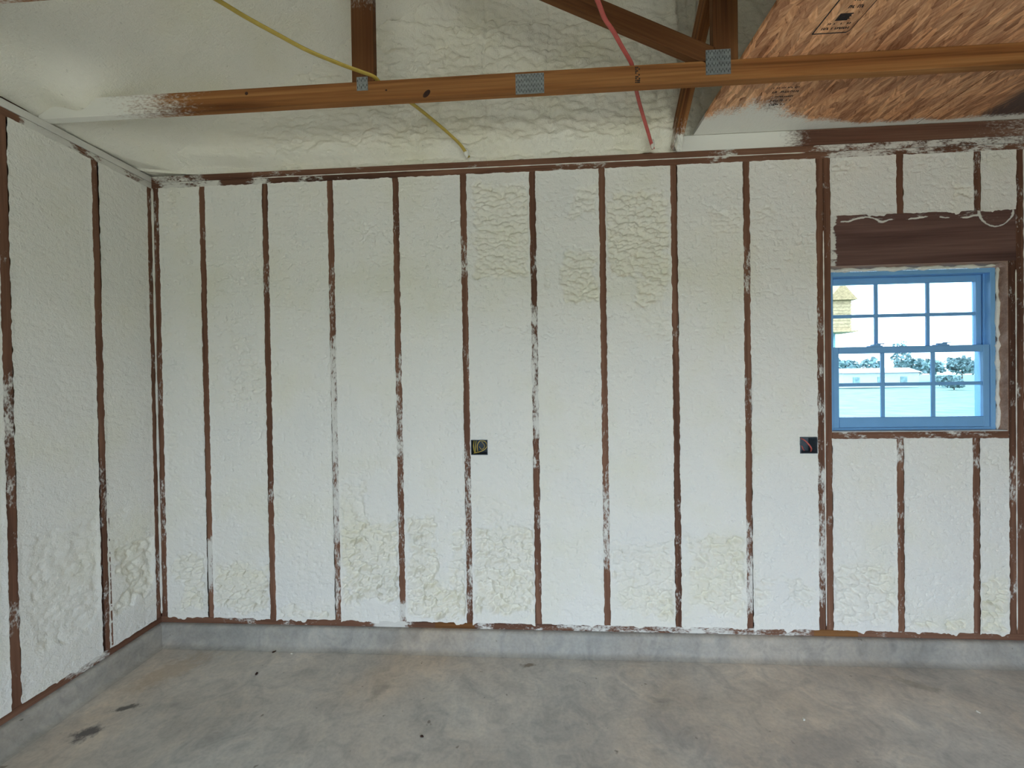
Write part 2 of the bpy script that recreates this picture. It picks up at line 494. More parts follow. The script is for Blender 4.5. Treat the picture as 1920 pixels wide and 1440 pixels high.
def foam_panel(name, u0, u1, v0, v1, zones, place, parent, step=0.008, ov=0.006, holes=(), seed=0.0, lump=1.0, base=0.0, edge=True, fine=1.0):
    """one bay of trimmed foam; place(u, h, v) -> world point, h is how far it stands out towards the room"""
    nu = max(4, int(round((u1 - u0) / step))); nv = max(4, int(round((v1 - v0) / step)))
    u = np.linspace(u0, u1, nu + 1); v = np.linspace(v0, v1, nv + 1)
    U, V = np.meshgrid(u, v, indexing='ij')
    W = U + seed
    m = np.zeros_like(U)
    nz = fbm(W * 9, V * 9, 1, 4) - 0.5
    nz2 = fbm(W * 28, V * 28, 3, 3) - 0.5
    for (a, b, c, d, s) in zones:
        if b < u0 or a > u1 or d < v0 or c > v1: continue
        k = np.minimum(np.minimum(U - a, b - U), np.minimum(V - c, d - V))   # signed distance inside
        m = np.maximum(m, s * sstep(-0.012, 0.022, k - 0.004 + nz * 0.15 + nz2 * 0.04))
    m = np.maximum(m, base * sstep(0.5, 0.75, fbm(W * 3.1, V * 3.1, 5, 4)))
    if edge:
        dist = np.minimum(np.minimum(U - u0, u1 - U), np.minimum(V - v0, v1 - V))
        m = m * sstep(0.003, 0.018, dist + nz2 * 0.01)
    wu = W + 0.03 * (fbm(W * 6, V * 6, 2, 2) - 0.5); wv = V + 0.030 * (fbm(W * 5 + 40, V * 5, 4, 2) - 0.5)
    low = 1 - sstep(0.6, 1.1, V)          # the lower lifts rose in bigger, rounder lobes
    lob = 0.74 * bumps(wu / 0.040, wv / 0.021) + 0.26 * bumps(wu / 0.019 + 31, wv / 0.0125 + 17)
    lob2 = 0.70 * bumps(wu / 0.050 + 7, wv / 0.034 + 3) + 0.30 * bumps(wu / 0.024 + 11, wv / 0.018 + 5)
    lob = lob * (1 - low) + lob2 * low
    gain = lump * (0.056 + 0.070 * low)
    hgt = -m * (0.022 + 0.016 * low + gain * (0.42 - lob))
    hgt = np.minimum(hgt, 0.004)
    # trimmed face: faint saw ripples, low swell, fine pitting and a few torn cracks
    hgt += 0.005 * (fbm(W * 3, V * 3, 6, 3) - 0.5) + fine * 0.0045 * (fbm(W * 34, V * 62, 7, 3) - 0.5) * (1 - 0.5 * m)
    ridge = np.abs(fbm(W * 7, V * 12, 0, 4) - 0.5)
    gate = sstep(0.54, 0.64, fbm(W * 4 + 5, V * 4, 3, 3))
    hgt -= fine * 0.008 * (1 - sstep(0.0, 0.022, ridge)) * gate
    pit = sstep(0.76, 0.84, vnoise(W * 60, V * 60, 2))
    hgt -= fine * 0.004 * pit
    # ragged lips lapping onto the neighbouring boards
    X = U.copy(); Z = V.copy()
    if ov > 0:
        rag = lambda q, s: np.clip(1.9 * (fbm(q * 30 + s, q * 0 + s * 3.1, 1, 4) - 0.42), -0.25, 1.0)
        X[0, :] -= ov * rag(V[0, :], seed + 1.0); X[-1, :] += ov * rag(V[-1, :], seed + 7.0)
        Z[:, 0] -= ov * rag(U[:, 0], seed + 3.0) + 0.018 * sstep(0.52, 0.80, fbm(U[:, 0] * 16 + seed, U[:, 0] * 0 + seed, 3, 4)) * (0.5 + fbm(U[:, 0] * 40, U[:, 0] * 0, 4, 3)); Z[:, -1] += ov * rag(U[:, -1], seed + 5.0)
        hgt[[0, -1], :] = 0.0016; hgt[:, [0, -1]] = 0.0016
        hgt[[1, -2], :] = np.maximum(hgt[[1, -2], :], 0.0012); hgt[:, [1, -2]] = np.maximum(hgt[:, [1, -2]], 0.0012)
    P = place(X, hgt, Z)
    idx = np.arange((nu + 1) * (nv + 1)).reshape(nu + 1, nv + 1)
    q = np.stack([idx[:-1, :-1], idx[1:, :-1], idx[1:, 1:], idx[:-1, 1:]], -1).reshape(-1, 4)
    if holes:
        cu = (0.5 * (U[:-1, :-1] + U[1:, 1:])).ravel(); cv = (0.5 * (V[:-1, :-1] + V[1:, 1:])).ravel()
        keep = np.ones(len(q), bool)
        for (a, b, c, d) in holes:
            keep &= ~((cu > a) & (cu < b) & (cv > c) & (cv < d))
        q = q[keep]
    verts = np.stack(P, -1).reshape(-1, 3)
    return from_np(name, verts, q, MAT_FOAM, parent, {'skin': np.clip(m * 0.75, 0, 1)})
def place_back(u, h, v): return (u, -h, v)
def place_left(u, h, v): return (h, -u, v)   # u counts towards the camera from the corner

# ================================================================== FLOOR
GX = np.linspace(0, W_ROOM, 60); GY = np.linspace(Y_FRONT, 0.0, 36)
A, B = np.meshgrid(GX, GY, indexing='ij')
idx = np.arange(A.size).reshape(A.shape)
q = np.stack([idx[:-1, :-1], idx[1:, :-1], idx[1:, 1:], idx[:-1, 1:]], -1).reshape(-1, 4)
floor = from_np('floor', np.stack([A, B, np.full_like(A, FLOOR_Z)], -1).reshape(-1, 3), q, MAT_FLOOR)
tag(floor, 'bare grey concrete floor slab with trowel marks and dark stains', 'floor', kind='structure')
def curb(name, length, place, seed):
    prof = [(-0.14, 0.0), (-0.02, 0.0), (0.010, -0.0015), (0.022, -0.006), (0.028, -0.016), (0.031, -0.04), (0.034, -0.075), (0.040, -0.100), (0.052, -0.114), (0.075, -0.1195)]
    n = int(length / 0.04)
    V = []
    t = np.linspace(0, length, n + 1)
    for k, (o, z) in enumerate(prof):
        wob = (fbm(t * 3 + seed, t * 0 + k * 0.4, 2, 4) - 0.5) * (0.012 if 1 < k < 9 else 0.0)
        V.append(np.stack(place(t, o + wob + 0 * t, z + 0 * t + wob * 0.2 * (k not in (0, 1))), -1))
    V = np.stack(V, 1)
    idx = np.arange((n + 1) * len(prof)).reshape(n + 1, len(prof))
    q = np.stack([idx[:-1, :-1], idx[:-1, 1:], idx[1:, 1:], idx[1:, :-1]], -1).reshape(-1, 4)
    return from_np(name, V.reshape(-1, 3), q, MAT_CURB, floor)
curb('concrete_curb', W_ROOM, lambda t, o, z: (t, -o, z), 0.0)
curb('concrete_curb', -Y_FRONT, lambda t, o, z: (o, -t, z), 9.0)

# ================================================================== BACK WALL
wall_b = empty('wall_back')
tag(wall_b, 'timber stud wall filled with trimmed off-white spray foam, around the window', 'wall', kind='structure')
tops = [0.324, 0.73, 1.138, 1.543, 1.95, 2.36, 2.763, 3.169, 3.579, 3.976]
bots = [0.333, 0.73, 1.144, 1.543, 1.953, 2.362, 2.765, 3.177, 3.572, 3.972]
stud_res = [
    bands(0.12, (0.15, 0.5, 0.85), (2.3, 2.6, 0.3)), bands(0.10, (1.95, 2.2, 0.5), (0.7, 0.85, 0.5)),
    bands(0.15, (0.45, 1.75, 0.72), (0.0, 0.45, 0.5), (1.75, 2.2, 0.45)), bands(0.18, (0.25, 0.9, 0.42), (0.9, 1.6, 0.55), (0.0, 0.12, 0.9), (2.2, 2.5, 0.35)),
    bands(0.12, (0.05, 1.08, 0.52), (2.05, 2.3, 0.55), (1.45, 1.7, 0.38)), bands(0.10, (1.1, 1.9, 0.66), (0.2, 0.85, 0.36), (2.0, 2.25, 0.5), (0.9, 1.1, 0.5)),
    bands(0.08, (0.3, 0.95, 0.58), (0.95, 1.4, 0.3)), bands(0.10, (0.0, 0.75, 0.36), (1.6, 1.8, 0.35)),
    bands(0.10, (1.15, 1.5, 0.5), (0.1, 0.62, 0.72), (1.9, 2.2, 0.4)), bands(0.15, (0.15, 0.95, 0.62), (1.0, 1.9, 0.4))]
for k in range(10):
    lumber('stud', (bots[k], 0, T), (tops[k], 0, PLATE_B), T, WALL_D, (0, -1, 0), MAT_STUD, wall_b, stud_res[k])
lumber('stud', (0.0235, 0, T), (0.0235, 0, PLATE_B), 0.043, WALL_D, (0, -1, 0), MAT_STUD, wall_b, bands(0.36, (0.9, 1.3, 0.1), (1.7, 2.1, 0.1)))
# around the window
JX0, JX1 = 4.034, 4.967
HEAD_B, HEAD_T = 2.100, 2.381
SILL_T, SILL_B = 1.162, 1.124
lumber('stud', (4.015, 0, T), (4.015, 0, PLATE_B), T, WALL_D, (0, -1, 0), MAT_STUD, wall_b, bands(0.28, (2.3, 2.6, 0.35), (1.2, 2.0, 0.2)))
lumber('jack_stud', (4.986, 0, T), (4.986, 0, HEAD_B), T, WALL_D, (0, -1, 0), MAT_STUD, wall_b, bands(0.3, (0.7, 1.0, 0.5)))
lumber('stud', (5.027, 0, T), (5.027, 0, PLATE_B), T, WALL_D, (0, -1, 0), MAT_STUD, wall_b, bands(0.3, (0.0, 0.5, 0.1)))
def header_board():
    nx, nz = 200, 60
    x = np.linspace(JX0, 5.007, nx + 1); z = np.linspace(HEAD_B, HEAD_T, nz + 1)
    X, Z = np.meshgrid(x, z, indexing='ij')
    line = 2.352 + 0.007 * np.sin(X * 21) + 0.010 * (fbm(X * 30, X * 0, 1, 3) - 0.5) - 0.018 * np.exp(-((X - 4.31) / 0.035) ** 2) + 0.010 * np.exp(-((X - 4.2) / 0.05) ** 2)
    gate = sstep(0.38, 0.55, fbm(X * 14 + 3, Z * 3, 4, 3)) * (X < 4.83)
    res = 0.08 + 0.95 * np.exp(-((Z - line) / 0.0042) ** 2) * gate + 0.24 * (Z > line) * (X < 4.83)
    d = np.hypot((X - 4.905) * 0.95, Z - 2.377)
    ring = np.exp(-((d - 0.085 - 0.010 * (fbm(X * 20, Z * 20, 2, 3) - 0.5)) / 0.0055) ** 2)
    res += 0.85 * ring + 0.22 * (d < 0.085)
    edge_w = 0.012 + 0.035 * fbm(Z * 22, Z * 0, 5, 4)
    res += 0.75 * (1 - sstep(0.5, 1.4, (X - JX0) / edge_w)) * (0.55 + 0.9 * fbm(X * 60, Z * 60, 3, 3))
    res += 0.2 * np.exp(-((X - 4.30) / 0.04) ** 2) * (Z > 2.33) * (Z < 2.36)
    V = np.concatenate([np.stack([X - JX0, 0 * X, Z - HEAD_B], -1).reshape(-1, 3),
                        np.stack([X - JX0, 0 * X + WALL_D, Z - HEAD_B], -1).reshape(-1, 3)])
    idx = np.arange(X.size).reshape(X.shape)
    f = np.stack([idx[:-1, :-1], idx[1:, :-1], idx[1:, 1:], idx[:-1, 1:]], -1).reshape(-1, 4)
    side = [np.stack([e[1:], e[:-1], e[:-1] + X.size, e[1:] + X.size], -1) for e in (idx[:, 0], idx[-1, :], idx[::-1, -1], idx[0, ::-1])]
    o = from_np('window_header', V, np.concatenate([f] + side), MAT_HEADER, wall_b, {'res': np.tile(np.clip(res, 0, 1.2).ravel(), 2)}, smooth=False)
    o.location = (JX0, 0, HEAD_B)
    return o
header_board()
lumber('window_sill_plate', (JX0, 0, (SILL_T + SILL_B) / 2), (JX1, 0, (SILL_T + SILL_B) / 2), SILL_T - SILL_B, WALL_D, (0, -1, 0), MAT_STUD, wall_b, bands(0.42, (0, 0.05, 0.2), (0.85, 1.0, 0.2)))
for x, r in ((4.398, 0.22), (4.797, 0.25)):
    lumber('cripple_stud', (x, 0, T), (x, 0, SILL_B), T, WALL_D, (0, -1, 0), MAT_STUD, wall_b, bands(r, (0.9, 1.2, 0.5), (0.45, 0.7, 0.4)))
for x, r in ((4.404, 0.12), (4.808, 0.42)):
    lumber('cripple_stud', (x, 0, HEAD_T), (x, 0, PLATE_B), T, WALL_D, (0, -1, 0), MAT_STUD, wall_b, r)
more_x = [5.193 + 0.4064 * k for k in range(12)]
more_x = [x for x in more_x if x < W_ROOM - 0.05]
for x in more_x:
    lumber('stud', (x, 0, T), (x, 0, PLATE_B), T, WALL_D, (0, -1, 0), MAT_STUD, wall_b, 0.25, seg=0.4)
lumber('bottom_plate', (0, 0, T / 2), (W_ROOM, 0, T / 2), T, WALL_D, (0, -1, 0), MAT_STUD, wall_b,
       bands(0.30, (0.05, 0.35, 0.1), (0.45, 0.62, 0.5), (0.78, 0.86, 0.7), (1.15, 1.35, 0.25), (1.35, 1.56, 0.95), (1.68, 1.98, 0.0), (2.0, 2.1, 0.8), (2.1, 2.45, 0.42), (2.45, 3.95, 0.60), (3.93, 4.2, 0.0), (4.2, 9, 0.3)), seg=0.03, fresh=(MAT_SCRAPED, ((1.74, 1.98), (3.93, 4.17))))
lumber('top_plate', (0, 0, PLATE_B + T / 2 - 0.0006), (W_ROOM, 0, PLATE_B + T / 2 - 0.0006), T - 0.002, WALL_D, (0, -1, 0), MAT_STUD, wall_b,
       bands(0.14, (0, 0.45, 0.72), (0.62, 0.76, 0.85), (0.9, 1.08, 0.55), (1.1, 1.4, 0.3), (2.45, 2.85, 0.46), (3.36, 3.46, 0.7), (4.02, 4.4, 0.62), (4.4, 9, 0.5)), seg=0.03)
lumber('top_plate', (0, 0, H - T / 2), (W_ROOM, 0, H - T / 2), T - 0.001, WALL_D, (0, -1, 0), MAT_STUD, wall_b,
       bands(0.16, (0, 0.35, 0.62), (0.6, 0.95, 0.42), (1.2, 1.4, 0.35), (2.0, 2.1, 0.45), (3.42, 3.52, 0.7), (3.95, 9, 0.66)), seg=0.03)

ZB = [(0.10,0.30,0.06,0.43,0.80),(0.01,0.12,0.89,1.16,0.25),(0.34,0.71,0.10,0.37,1.00),(0.46,0.67,1.36,1.81,0.30),(0.75,1.09,0.04,0.11,0.60),(1.16,1.52,0.14,0.62,1.00),(1.17,1.34,0.62,0.89,0.50),(1.56,1.74,0.07,0.68,0.80),(1.83,1.95,0.07,0.61,0.60),(1.66,1.95,0.06,0.25,1.00),(2.00,2.34,2.10,2.63,0.90),(1.98,2.35,0.11,0.61,0.80),(1.99,2.21,0.61,0.80,0.35),(2.51,2.75,1.94,2.26,1.00),(2.58,2.75,2.45,2.62,0.60),(2.40,2.47,2.01,2.18,0.35),(2.79,3.15,2.07,2.60,1.00),(2.96,3.14,1.90,2.06,0.80),(2.96,3.14,1.72,1.85,0.35),(2.80,3.16,0.08,0.55,0.45),(2.97,3.15,0.08,0.21,0.60),(3.40,3.56,2.30,2.41,0.40),(3.23,3.54,0.12,0.55,0.60),(3.61,3.75,2.35,2.44,0.35),(3.79,3.95,0.13,0.31,0.50),(3.60,3.69,0.14,0.28,0.50),(4.04,4.37,0.06,0.41,0.55),(4.43,4.78,0.02,0.13,0.80),(4.82,4.97,0.04,0.33,0.90),(4.69,4.80,2.47,2.54,0.60),(4.04,4.27,2.63,2.68,0.40),(0.08,0.16,2.49,2.71,0.40)]
BOX1 = (1.974, 2.073, 1.043, 1.132)
BOX2 = (3.858, 3.952, 1.043, 1.135)
hw = T / 2
def bay_edges(k):  # mean of top and bottom positions
    return (tops[k] + bots[k]) / 2
xs = [0.045 - hw] + [bay_edges(k) for k in range(10)]
for k in range(10):
    a = 0.046 if k == 0 else xs[k] + hw
    b = xs[k + 1] - hw
    hl = [BOX1] if k == 5 else ([BOX2] if k == 9 else [])
    foam_panel('foam_infill', a, b, T, PLATE_B, ZB, place_back, wall_b, step=0.0046, holes=hl, seed=k * 3.7, base=0.10)
under = [(JX0 + 0.0, 4.398 - hw), (4.398 + hw, 4.797 - hw), (4.797 + hw, 4.967)]
for k, (a, b) in enumerate(under):
    foam_panel('foam_infill', a, b, T, SILL_B, ZB, place_back, wall_b, step=0.0046, seed=40 + k * 3.1, base=0.08)
over = [(JX0 + 0.0, 4.404 - hw), (4.404 + hw, 4.808 - hw), (4.808 + hw, 5.008)]
for k, (a, b) in enumerate(over):
    foam_panel('foam_infill', a, b, HEAD_T, PLATE_B, ZB, place_back, wall_b, step=0.0052, seed=60 + k * 3.1, base=0.12)
ex_ = [5.046 - hw] + more_x + [W_ROOM + hw]
for k in range(len(ex_) - 1):
    if ex_[k + 1] - ex_[k] < 0.08: continue
    foam_panel('foam_infill', ex_[k] + hw, ex_[k + 1] - hw, T, PLATE_B, [], place_back, wall_b, step=0.03, seed=80 + k * 3.1, ov=0.0)
# sheathing behind, with the window hole
mb = MB()
for (a, b, c, d) in ((-0.16, 4.03, -0.02, H), (4.97, W_ROOM, -0.02, H), (4.03, 4.97, -0.02, 1.14), (4.03, 4.97, 2.12, H)):
    mb.box(a, b, WALL_D, WALL_D + 0.012, c, d)
n_ = len(mb.v)
mb.v += [(-0.16, WALL_D, H), (W_ROOM + 0.16, WALL_D, H), (W_ROOM + 0.16, WALL_D, H + 0.3), (W_ROOM / 2, WALL_D, 5.5), (-0.16, WALL_D, H + 0.3)]
mb.f += [tuple(n_ + i for i in range(5))]
mb.box(-0.16, W_ROOM + 0.16, -0.02, WALL_D + 0.012, -0.45, -0.019)
mb.build('sheathing', MAT_SHEATH, wall_b)
# foam scraped over the header: a ragged bead along its top edge, an arc and a lip down its left end
def bead(name, pts, r0, parent, seed, mat=MAT_FOAM, flat=0.5, nr=8, wob=0.5, skin=0.2):
    P = np.array(pts, float)
    V = []; n = len(P)
    for i in range(n):
        t = P[min(i + 1, n - 1)] - P[max(i - 1, 0)]; t /= np.linalg.norm(t) + 1e-9
        up = np.array([0, -1.0, 0]); s = np.cross(t, up); s /= np.linalg.norm(s) + 1e-9
        rr = r0 * max(0.05, 1 + wob * 2 * (float(fbm(np.array([i * 0.45 + seed]), np.array([seed]), 2, 3)[0]) - 0.5)) * (0.35 if i in (0, n - 1) else 1)
        for k in range(nr):
            a = 2 * math.pi * k / nr
            V.append(P[i] + s * rr * math.cos(a) + up * rr * flat * math.sin(a))
    q = []
    for i in range(n - 1):
        for k in range(nr):
            q.append((i * nr + k, i * nr + (k + 1) % nr, (i + 1) * nr + (k + 1) % nr, (i + 1) * nr + k))
    return from_np(name, np.array(V), np.array(q), mat, parent, {'skin': np.full(len(V), skin)})
def wavy(f, a, b, n): return [f(a + (b - a) * i / n) for i in range(n + 1)]
# white foam line squeezed out between the doubled boards
bead('foam_bead', wavy(lambda z: (3.9945, -0.0005, z), 0.06, 2.30, 120), 0.0032, wall_b, 4.0, flat=0.4)
bead('foam_bead', wavy(lambda z: (5.0065, -0.0005, z), 0.06, 2.05, 100), 0.003, wall_b, 6.0, flat=0.4)
bead('foam_bead', wavy(lambda x: (x, -0.0005, PLATE_B + T - 0.0006), 0.65, 3.9, 160), 0.0026, wall_b, 7.0, flat=0.4)
bead('foam_bead', wavy(lambda z: (0.007, -0.004, z), 0.06, PLATE_B, 120), 0.0065, wall_b, 8.0, flat=0.9, mat=MAT_FOAM)
# rim board standing on the plate at the right, under the OSB
lumber('rim_board', (3.203, 0, H + 0.045), (W_ROOM, 0, H + 0.045), 0.089, T, (0, -1, 0), MAT_RIM, wall_b,
       lambda t, L: 1.2 - 1.25 * float(sstep(0.45, 0.85, t)) + 0.45 * float(sstep(1.3, 1.9, t)), seg=0.03)

# ---- gable foam above the plate
PITCH = 0.5
def roof_z(x): return H + 0.035 + PITCH * np.minimum(x, W_ROOM - x)
RIDGE = W_ROOM / 2
def gable():
    n = 520
    x = np.concatenate([np.linspace(-0.05, 4.2, 470), np.linspace(4.2, W_ROOM + 0.05, 80)[1:]])
    nv = 150
    U = []; 
    X = np.repeat(x[:, None], nv + 1, 1)
    zt = roof_z(np.clip(X, 0, W_ROOM)) + 0.03
    # rows: denser near the plate, limited to the roof line
    s = np.linspace(0, 1, nv + 1)[None, :]
    zmax = np.minimum(zt, 5.6)
    lowtop = np.minimum(zmax, H + 0.95)
    Z = np.where(s <= 0.85, H + (lowtop - H) * (s / 0.85), lowtop + (zmax - lowtop) * ((s - 0.85) / 0.15))
    W = X
    wu = W + 0.05 * (fbm(W * 7, Z * 7, 2, 3) - 0.5); wv = Z + 0.05 * (fbm(W * 7 + 40, Z * 7, 4, 3) - 0.5)
    lob = 0.5 * bumps(wu / 0.075, wv / 0.032) + 0.3 * bumps(wu / 0.035 + 31, wv / 0.018 + 17) + 0.4 * fbm(W * 6, Z * 14, 1, 4)
    rough = 0.15 + 0.85 * sstep(0.35, 1.2, X + 1.0 * (fbm(W * 3, Z * 3, 5, 3) - 0.5) - 0.5 * np.maximum(0, Z - H - 0.25) * (X < 1.6))
    rough = np.where(Z > H + 0.75, rough * 0.6, rough)
    h = 0.060 * rough * lob
    h += 0.03 * (fbm(W * 1.7, Z * 2.2, 6, 3) - 0.5)
    # ledge: a smooth recessed band right above the plate, foam overhanging it
    led = H + 0.055 + 0.02 * (fbm(W * 5, W * 0, 3, 3) - 0.5)
    h += -0.045 + 0.045 * sstep(-0.02, 0.03, Z - led)
    # creases over the studs behind
    for xs_, d in ((1.70, 0.010), (2.10, 0.012), (2.47, 0.010), (2.9, 0.006), (3.3, 0.01), (3.36, 0.012), (3.43, 0.008)):
        g = np.exp(-((X - xs_ - 0.01 * np.sin(Z * 14 + xs_)) / 0.006) ** 2)
        h -= d * g
    # torn cracks
    ridge = np.abs(fbm(W * 3.5 + 3, Z * 3.5, 0, 4) - 0.5)
    h -= 0.014 * (1 - sstep(0.0, 0.018, ridge)) * sstep(0.5, 0.62, fbm(W * 2.5, Z * 2.5 + 8, 2, 2)) * sstep(1.4, 1.7, X) * (1 - sstep(2.2, 2.6, X))
    # cove into the roof slope
    dr = np.maximum(0, zt - Z)
    h += 0.20 * np.exp(-dr / 0.16)
    Y = -h + 0.012
    Y = Y + 0.10 * sstep(3.19, 3.23, X)
    idx = np.arange(X.size).reshape(X.shape)
    q = np.stack([idx[:-1, :-1], idx[1:, :-1], idx[1:, 1:], idx[:-1, 1:]], -1).reshape(-1, 4)
    skin = np.clip(0.75 + 0.25 * rough, 0, 1)
    return from_np('gable_foam', np.stack([X, Y, Z], -1).reshape(-1, 3), q, MAT_FOAM, wall_b, {'skin': skin})
gable()

# ================================================================== LEFT WALL
wall_l = empty('wall_left')
tag(wall_l, 'timber stud side wall filled with smooth white spray foam, at the left', 'wall', kind='structure')
lumber('stud', (0, -0.0172, T), (0, -0.0172, PLATE_B), 0.033, 0.03, (1, 0, 0), MAT_STUD, wall_l, bands(0.30, (0.8, 1.4, 0.2), (0.2, 0.5, 0.5)))
ly = [0.333, 0.726] + [0.726 + 0.4064 * k for k in range(1, 12)]
ly_top = [0.340, 0.728] + ly[2:]; ly_bot = [0.312, 0.724] + ly[2:]
lres = [bands(0.22, (0.05, 0.45, 0.38), (0.7, 1.0, 0.5), (2.1, 2.4, 0.3)), bands(0.14, (0.95, 1.55, 0.52), (0.35, 0.5, 0.6), (0.65, 0.8, 0.5))]
for k in range(len(ly)):
    lumber('stud', (0, -ly_bot[k], T), (0, -ly_top[k], PLATE_B), T, WALL_D, (1, 0, 0), MAT_STUD, wall_l, lres[k] if k < 2 else 0.3, seg=0.05 if k < 4 else 0.5)
lumber('bottom_plate', (0, 0, T / 2), (0, Y_FRONT, T / 2), T, WALL_D, (1, 0, 0), MAT_STUD, wall_l, bands(0.16, (0.3, 0.5, 0.7), (0.5, 0.62, 0.3)), seg=0.04)
lumber('top_plate', (0, 0, PLATE_B + T / 2 - 0.0006), (0, Y_FRONT, PLATE_B + T / 2 - 0.0006), T - 0.002, WALL_D, (1, 0, 0), MAT_STUD, wall_l,
       bands(0.95, (0.06, 0.16, 0.5), (0.32, 0.45, 0.5), (0.66, 0.76, 0.05)), seg=0.03)
lumber('top_plate', (0, 0.0, H - T / 2), (0, Y_FRONT, H - T / 2), T - 0.001, WALL_D, (1, 0, 0), MAT_STUD, wall_l, bands(1.25), seg=0.04)
lumber('eave_blocking', (-0.105, 0.0, H + 0.06), (-0.105, Y_FRONT, H + 0.06), 0.12, T, (1, 0, 0), MAT_STUD, wall_l, 0.0, seg=0.5)
ZL = [(0.03,0.24,0.22,0.54,0.70),(0.34,0.66,0.23,0.80,0.30),(0.035,0.08,2.52,2.71,0.80),(0.23,0.37,0.64,0.77,0.20)]
le = [0.034 - hw] + ly + [-Y_FRONT + hw]
for k in range(len(le) - 1):
    near = k < 4
    foam_panel('foam_infill', le[k] + hw, le[k + 1] - hw, T, PLATE_B, ZL, place_left, wall_l, step=0.006 if near else 0.04, fine=0.5, lump=0.5,
               ov=0.006 if near else 0.0, seed=120 + k * 3.3, base=0.10)
MB().box(-WALL_D - 0.012, -WALL_D, Y_FRONT - 0.15, 0.15, -0.45, H + 0.3).box(-WALL_D, -0.02, Y_FRONT, 0.14, -0.45, -0.0005).build('sheathing', MAT_SHEATH, wall_l)

# ================================================================== OTHER WALLS (behind and beside the camera)
wall_r = MB().box(W_ROOM, W_ROOM + 0.15, Y_FRONT - 0.15, 0.15, -0.45, H + 0.35).build('wall_right', MAT_PAINT)
tag(wall_r, 'plain off-white side wall far to the right of the window', 'wall', kind='structure')
mb = MB()
edges = [0.0] + [e for d in DOORS for e in d] + [W_ROOM]
for k in range(0, len(edges), 2):
    mb.box(edges[k], edges[k + 1], Y_FRONT - 0.15, Y_FRONT, FLOOR_Z, DOOR_TOP)
mb.box(-0.15, W_ROOM + 0.15, Y_FRONT - 0.15, Y_FRONT, DOOR_TOP, H + 0.1)
# gable triangle
n = len(mb.v)
mb.v += [(-0.15, Y_FRONT - 0.15, H), (W_ROOM + 0.15, Y_FRONT - 0.15, H), (RIDGE, Y_FRONT - 0.15, 5.4), (-0.15, Y_FRONT, H), (W_ROOM + 0.15, Y_FRONT, H), (RIDGE, Y_FRONT, 5.4)]
mb.f += [(n, n + 1, n + 2), (n + 5, n + 4, n + 3), (n, n + 3, n + 4, n + 1), (n + 1, n + 4, n + 5, n + 2), (n + 2, n + 5, n + 3, n)]
wall_f = mb.build('wall_front', MAT_PAINT)
tag(wall_f, 'front wall with an open garage doorway behind the viewer', 'wall', kind='structure')

# ================================================================== CEILING
ceil = empty('ceiling')
tag(ceil, 'foam-sprayed roof slope with OSB boards laid over the truss chords', 'ceiling', kind='structure')
TRUSS_Y = [-0.5505 - 0.6096 * k for k in range(8)]       # centre of each truss
def roof_side(sign):
    if sign > 0:
        x = np.concatenate([np.linspace(-0.03, 0.7, 90), np.linspace(0.7, RIDGE, 110)[1:]])
        y = np.concatenate([np.linspace(0.05, -1.4, 150), np.linspace(-1.4, Y_FRONT, 60)[1:]])
    else:
        x = np.linspace(-0.03, RIDGE, 50); y = np.linspace(0.05, Y_FRONT, 60)
    X, Y = np.meshgrid(x, y, indexing='ij')
    Z = H + 0.035 + PITCH * X
    Z = Z + 0.05 * (fbm(X * 1.6, Y * 1.6, 1, 3) - 0.5) * sstep(0.0, 0.4, X) + 0.006 * (fbm(X * 9, Y * 9, 4, 3) - 0.5)
    Z = Z + 0.012 * (fbm(X * 0 + 3, Y * 9, 2, 3) - 0.5) * (1 - sstep(0.0, 0.2, X))
    Z = Z - 0.14 * np.exp(Y / 0.16)
    for ty in TRUSS_Y:      # foam built up around each truss heel
        Z = Z - 0.11 * np.exp(-((Y - ty) / 0.11) ** 2) * np.exp(-(np.maximum(X - 0.20, 0) / 0.22) ** 2) * sstep(0.04, 0.22, X)
    Z = np.maximum(Z, H + 0.012 + 0.02 * sstep(0.0, 0.15, -X))
    XX = X if sign > 0 else W_ROOM - X
    idx = np.arange(X.size).reshape(X.shape)
    q = np.stack([idx[:-1, :-1], idx[:-1, 1:], idx[1:, 1:], idx[1:, :-1]], -1).reshape(-1, 4)
    if sign > 0: q = q[:, ::-1]
    return from_np('roof_foam', np.stack([XX, Y, Z], -1).reshape(-1, 3), q, MAT_FOAM, ceil, {'skin': np.full(X.size, 0.7)})
roof_side(1); roof_side(-1)
def slab(pts, th):
    n = len(pts)
    V = list(pts) + [(p[0], p[1], p[2] + th) for p in pts]
    return V, [tuple(range(n))[::-1], tuple(range(n, 2 * n))] + [(i, (i + 1) % n, n + (i + 1) % n, n + i) for i in range(n)]
for sgn in (1, -1):
    f_ = (lambda x: x) if sgn > 0 else (lambda x: W_ROOM - x)
    V, Fc = slab([(f_(-0.6), 0.5, H + 0.16 + PITCH * -0.6 + 0.12), (f_(RIDGE), 0.5, H + 0.28 + PITCH * RIDGE), (f_(RIDGE), Y_FRONT - 0.5, H + 0.28 + PITCH * RIDGE), (f_(-0.6), Y_FRONT - 0.5, H + 0.16 + PITCH * -0.6 + 0.12)], 0.03)
    from_py('roof_deck', V, Fc, MAT_SHEATH, ceil)
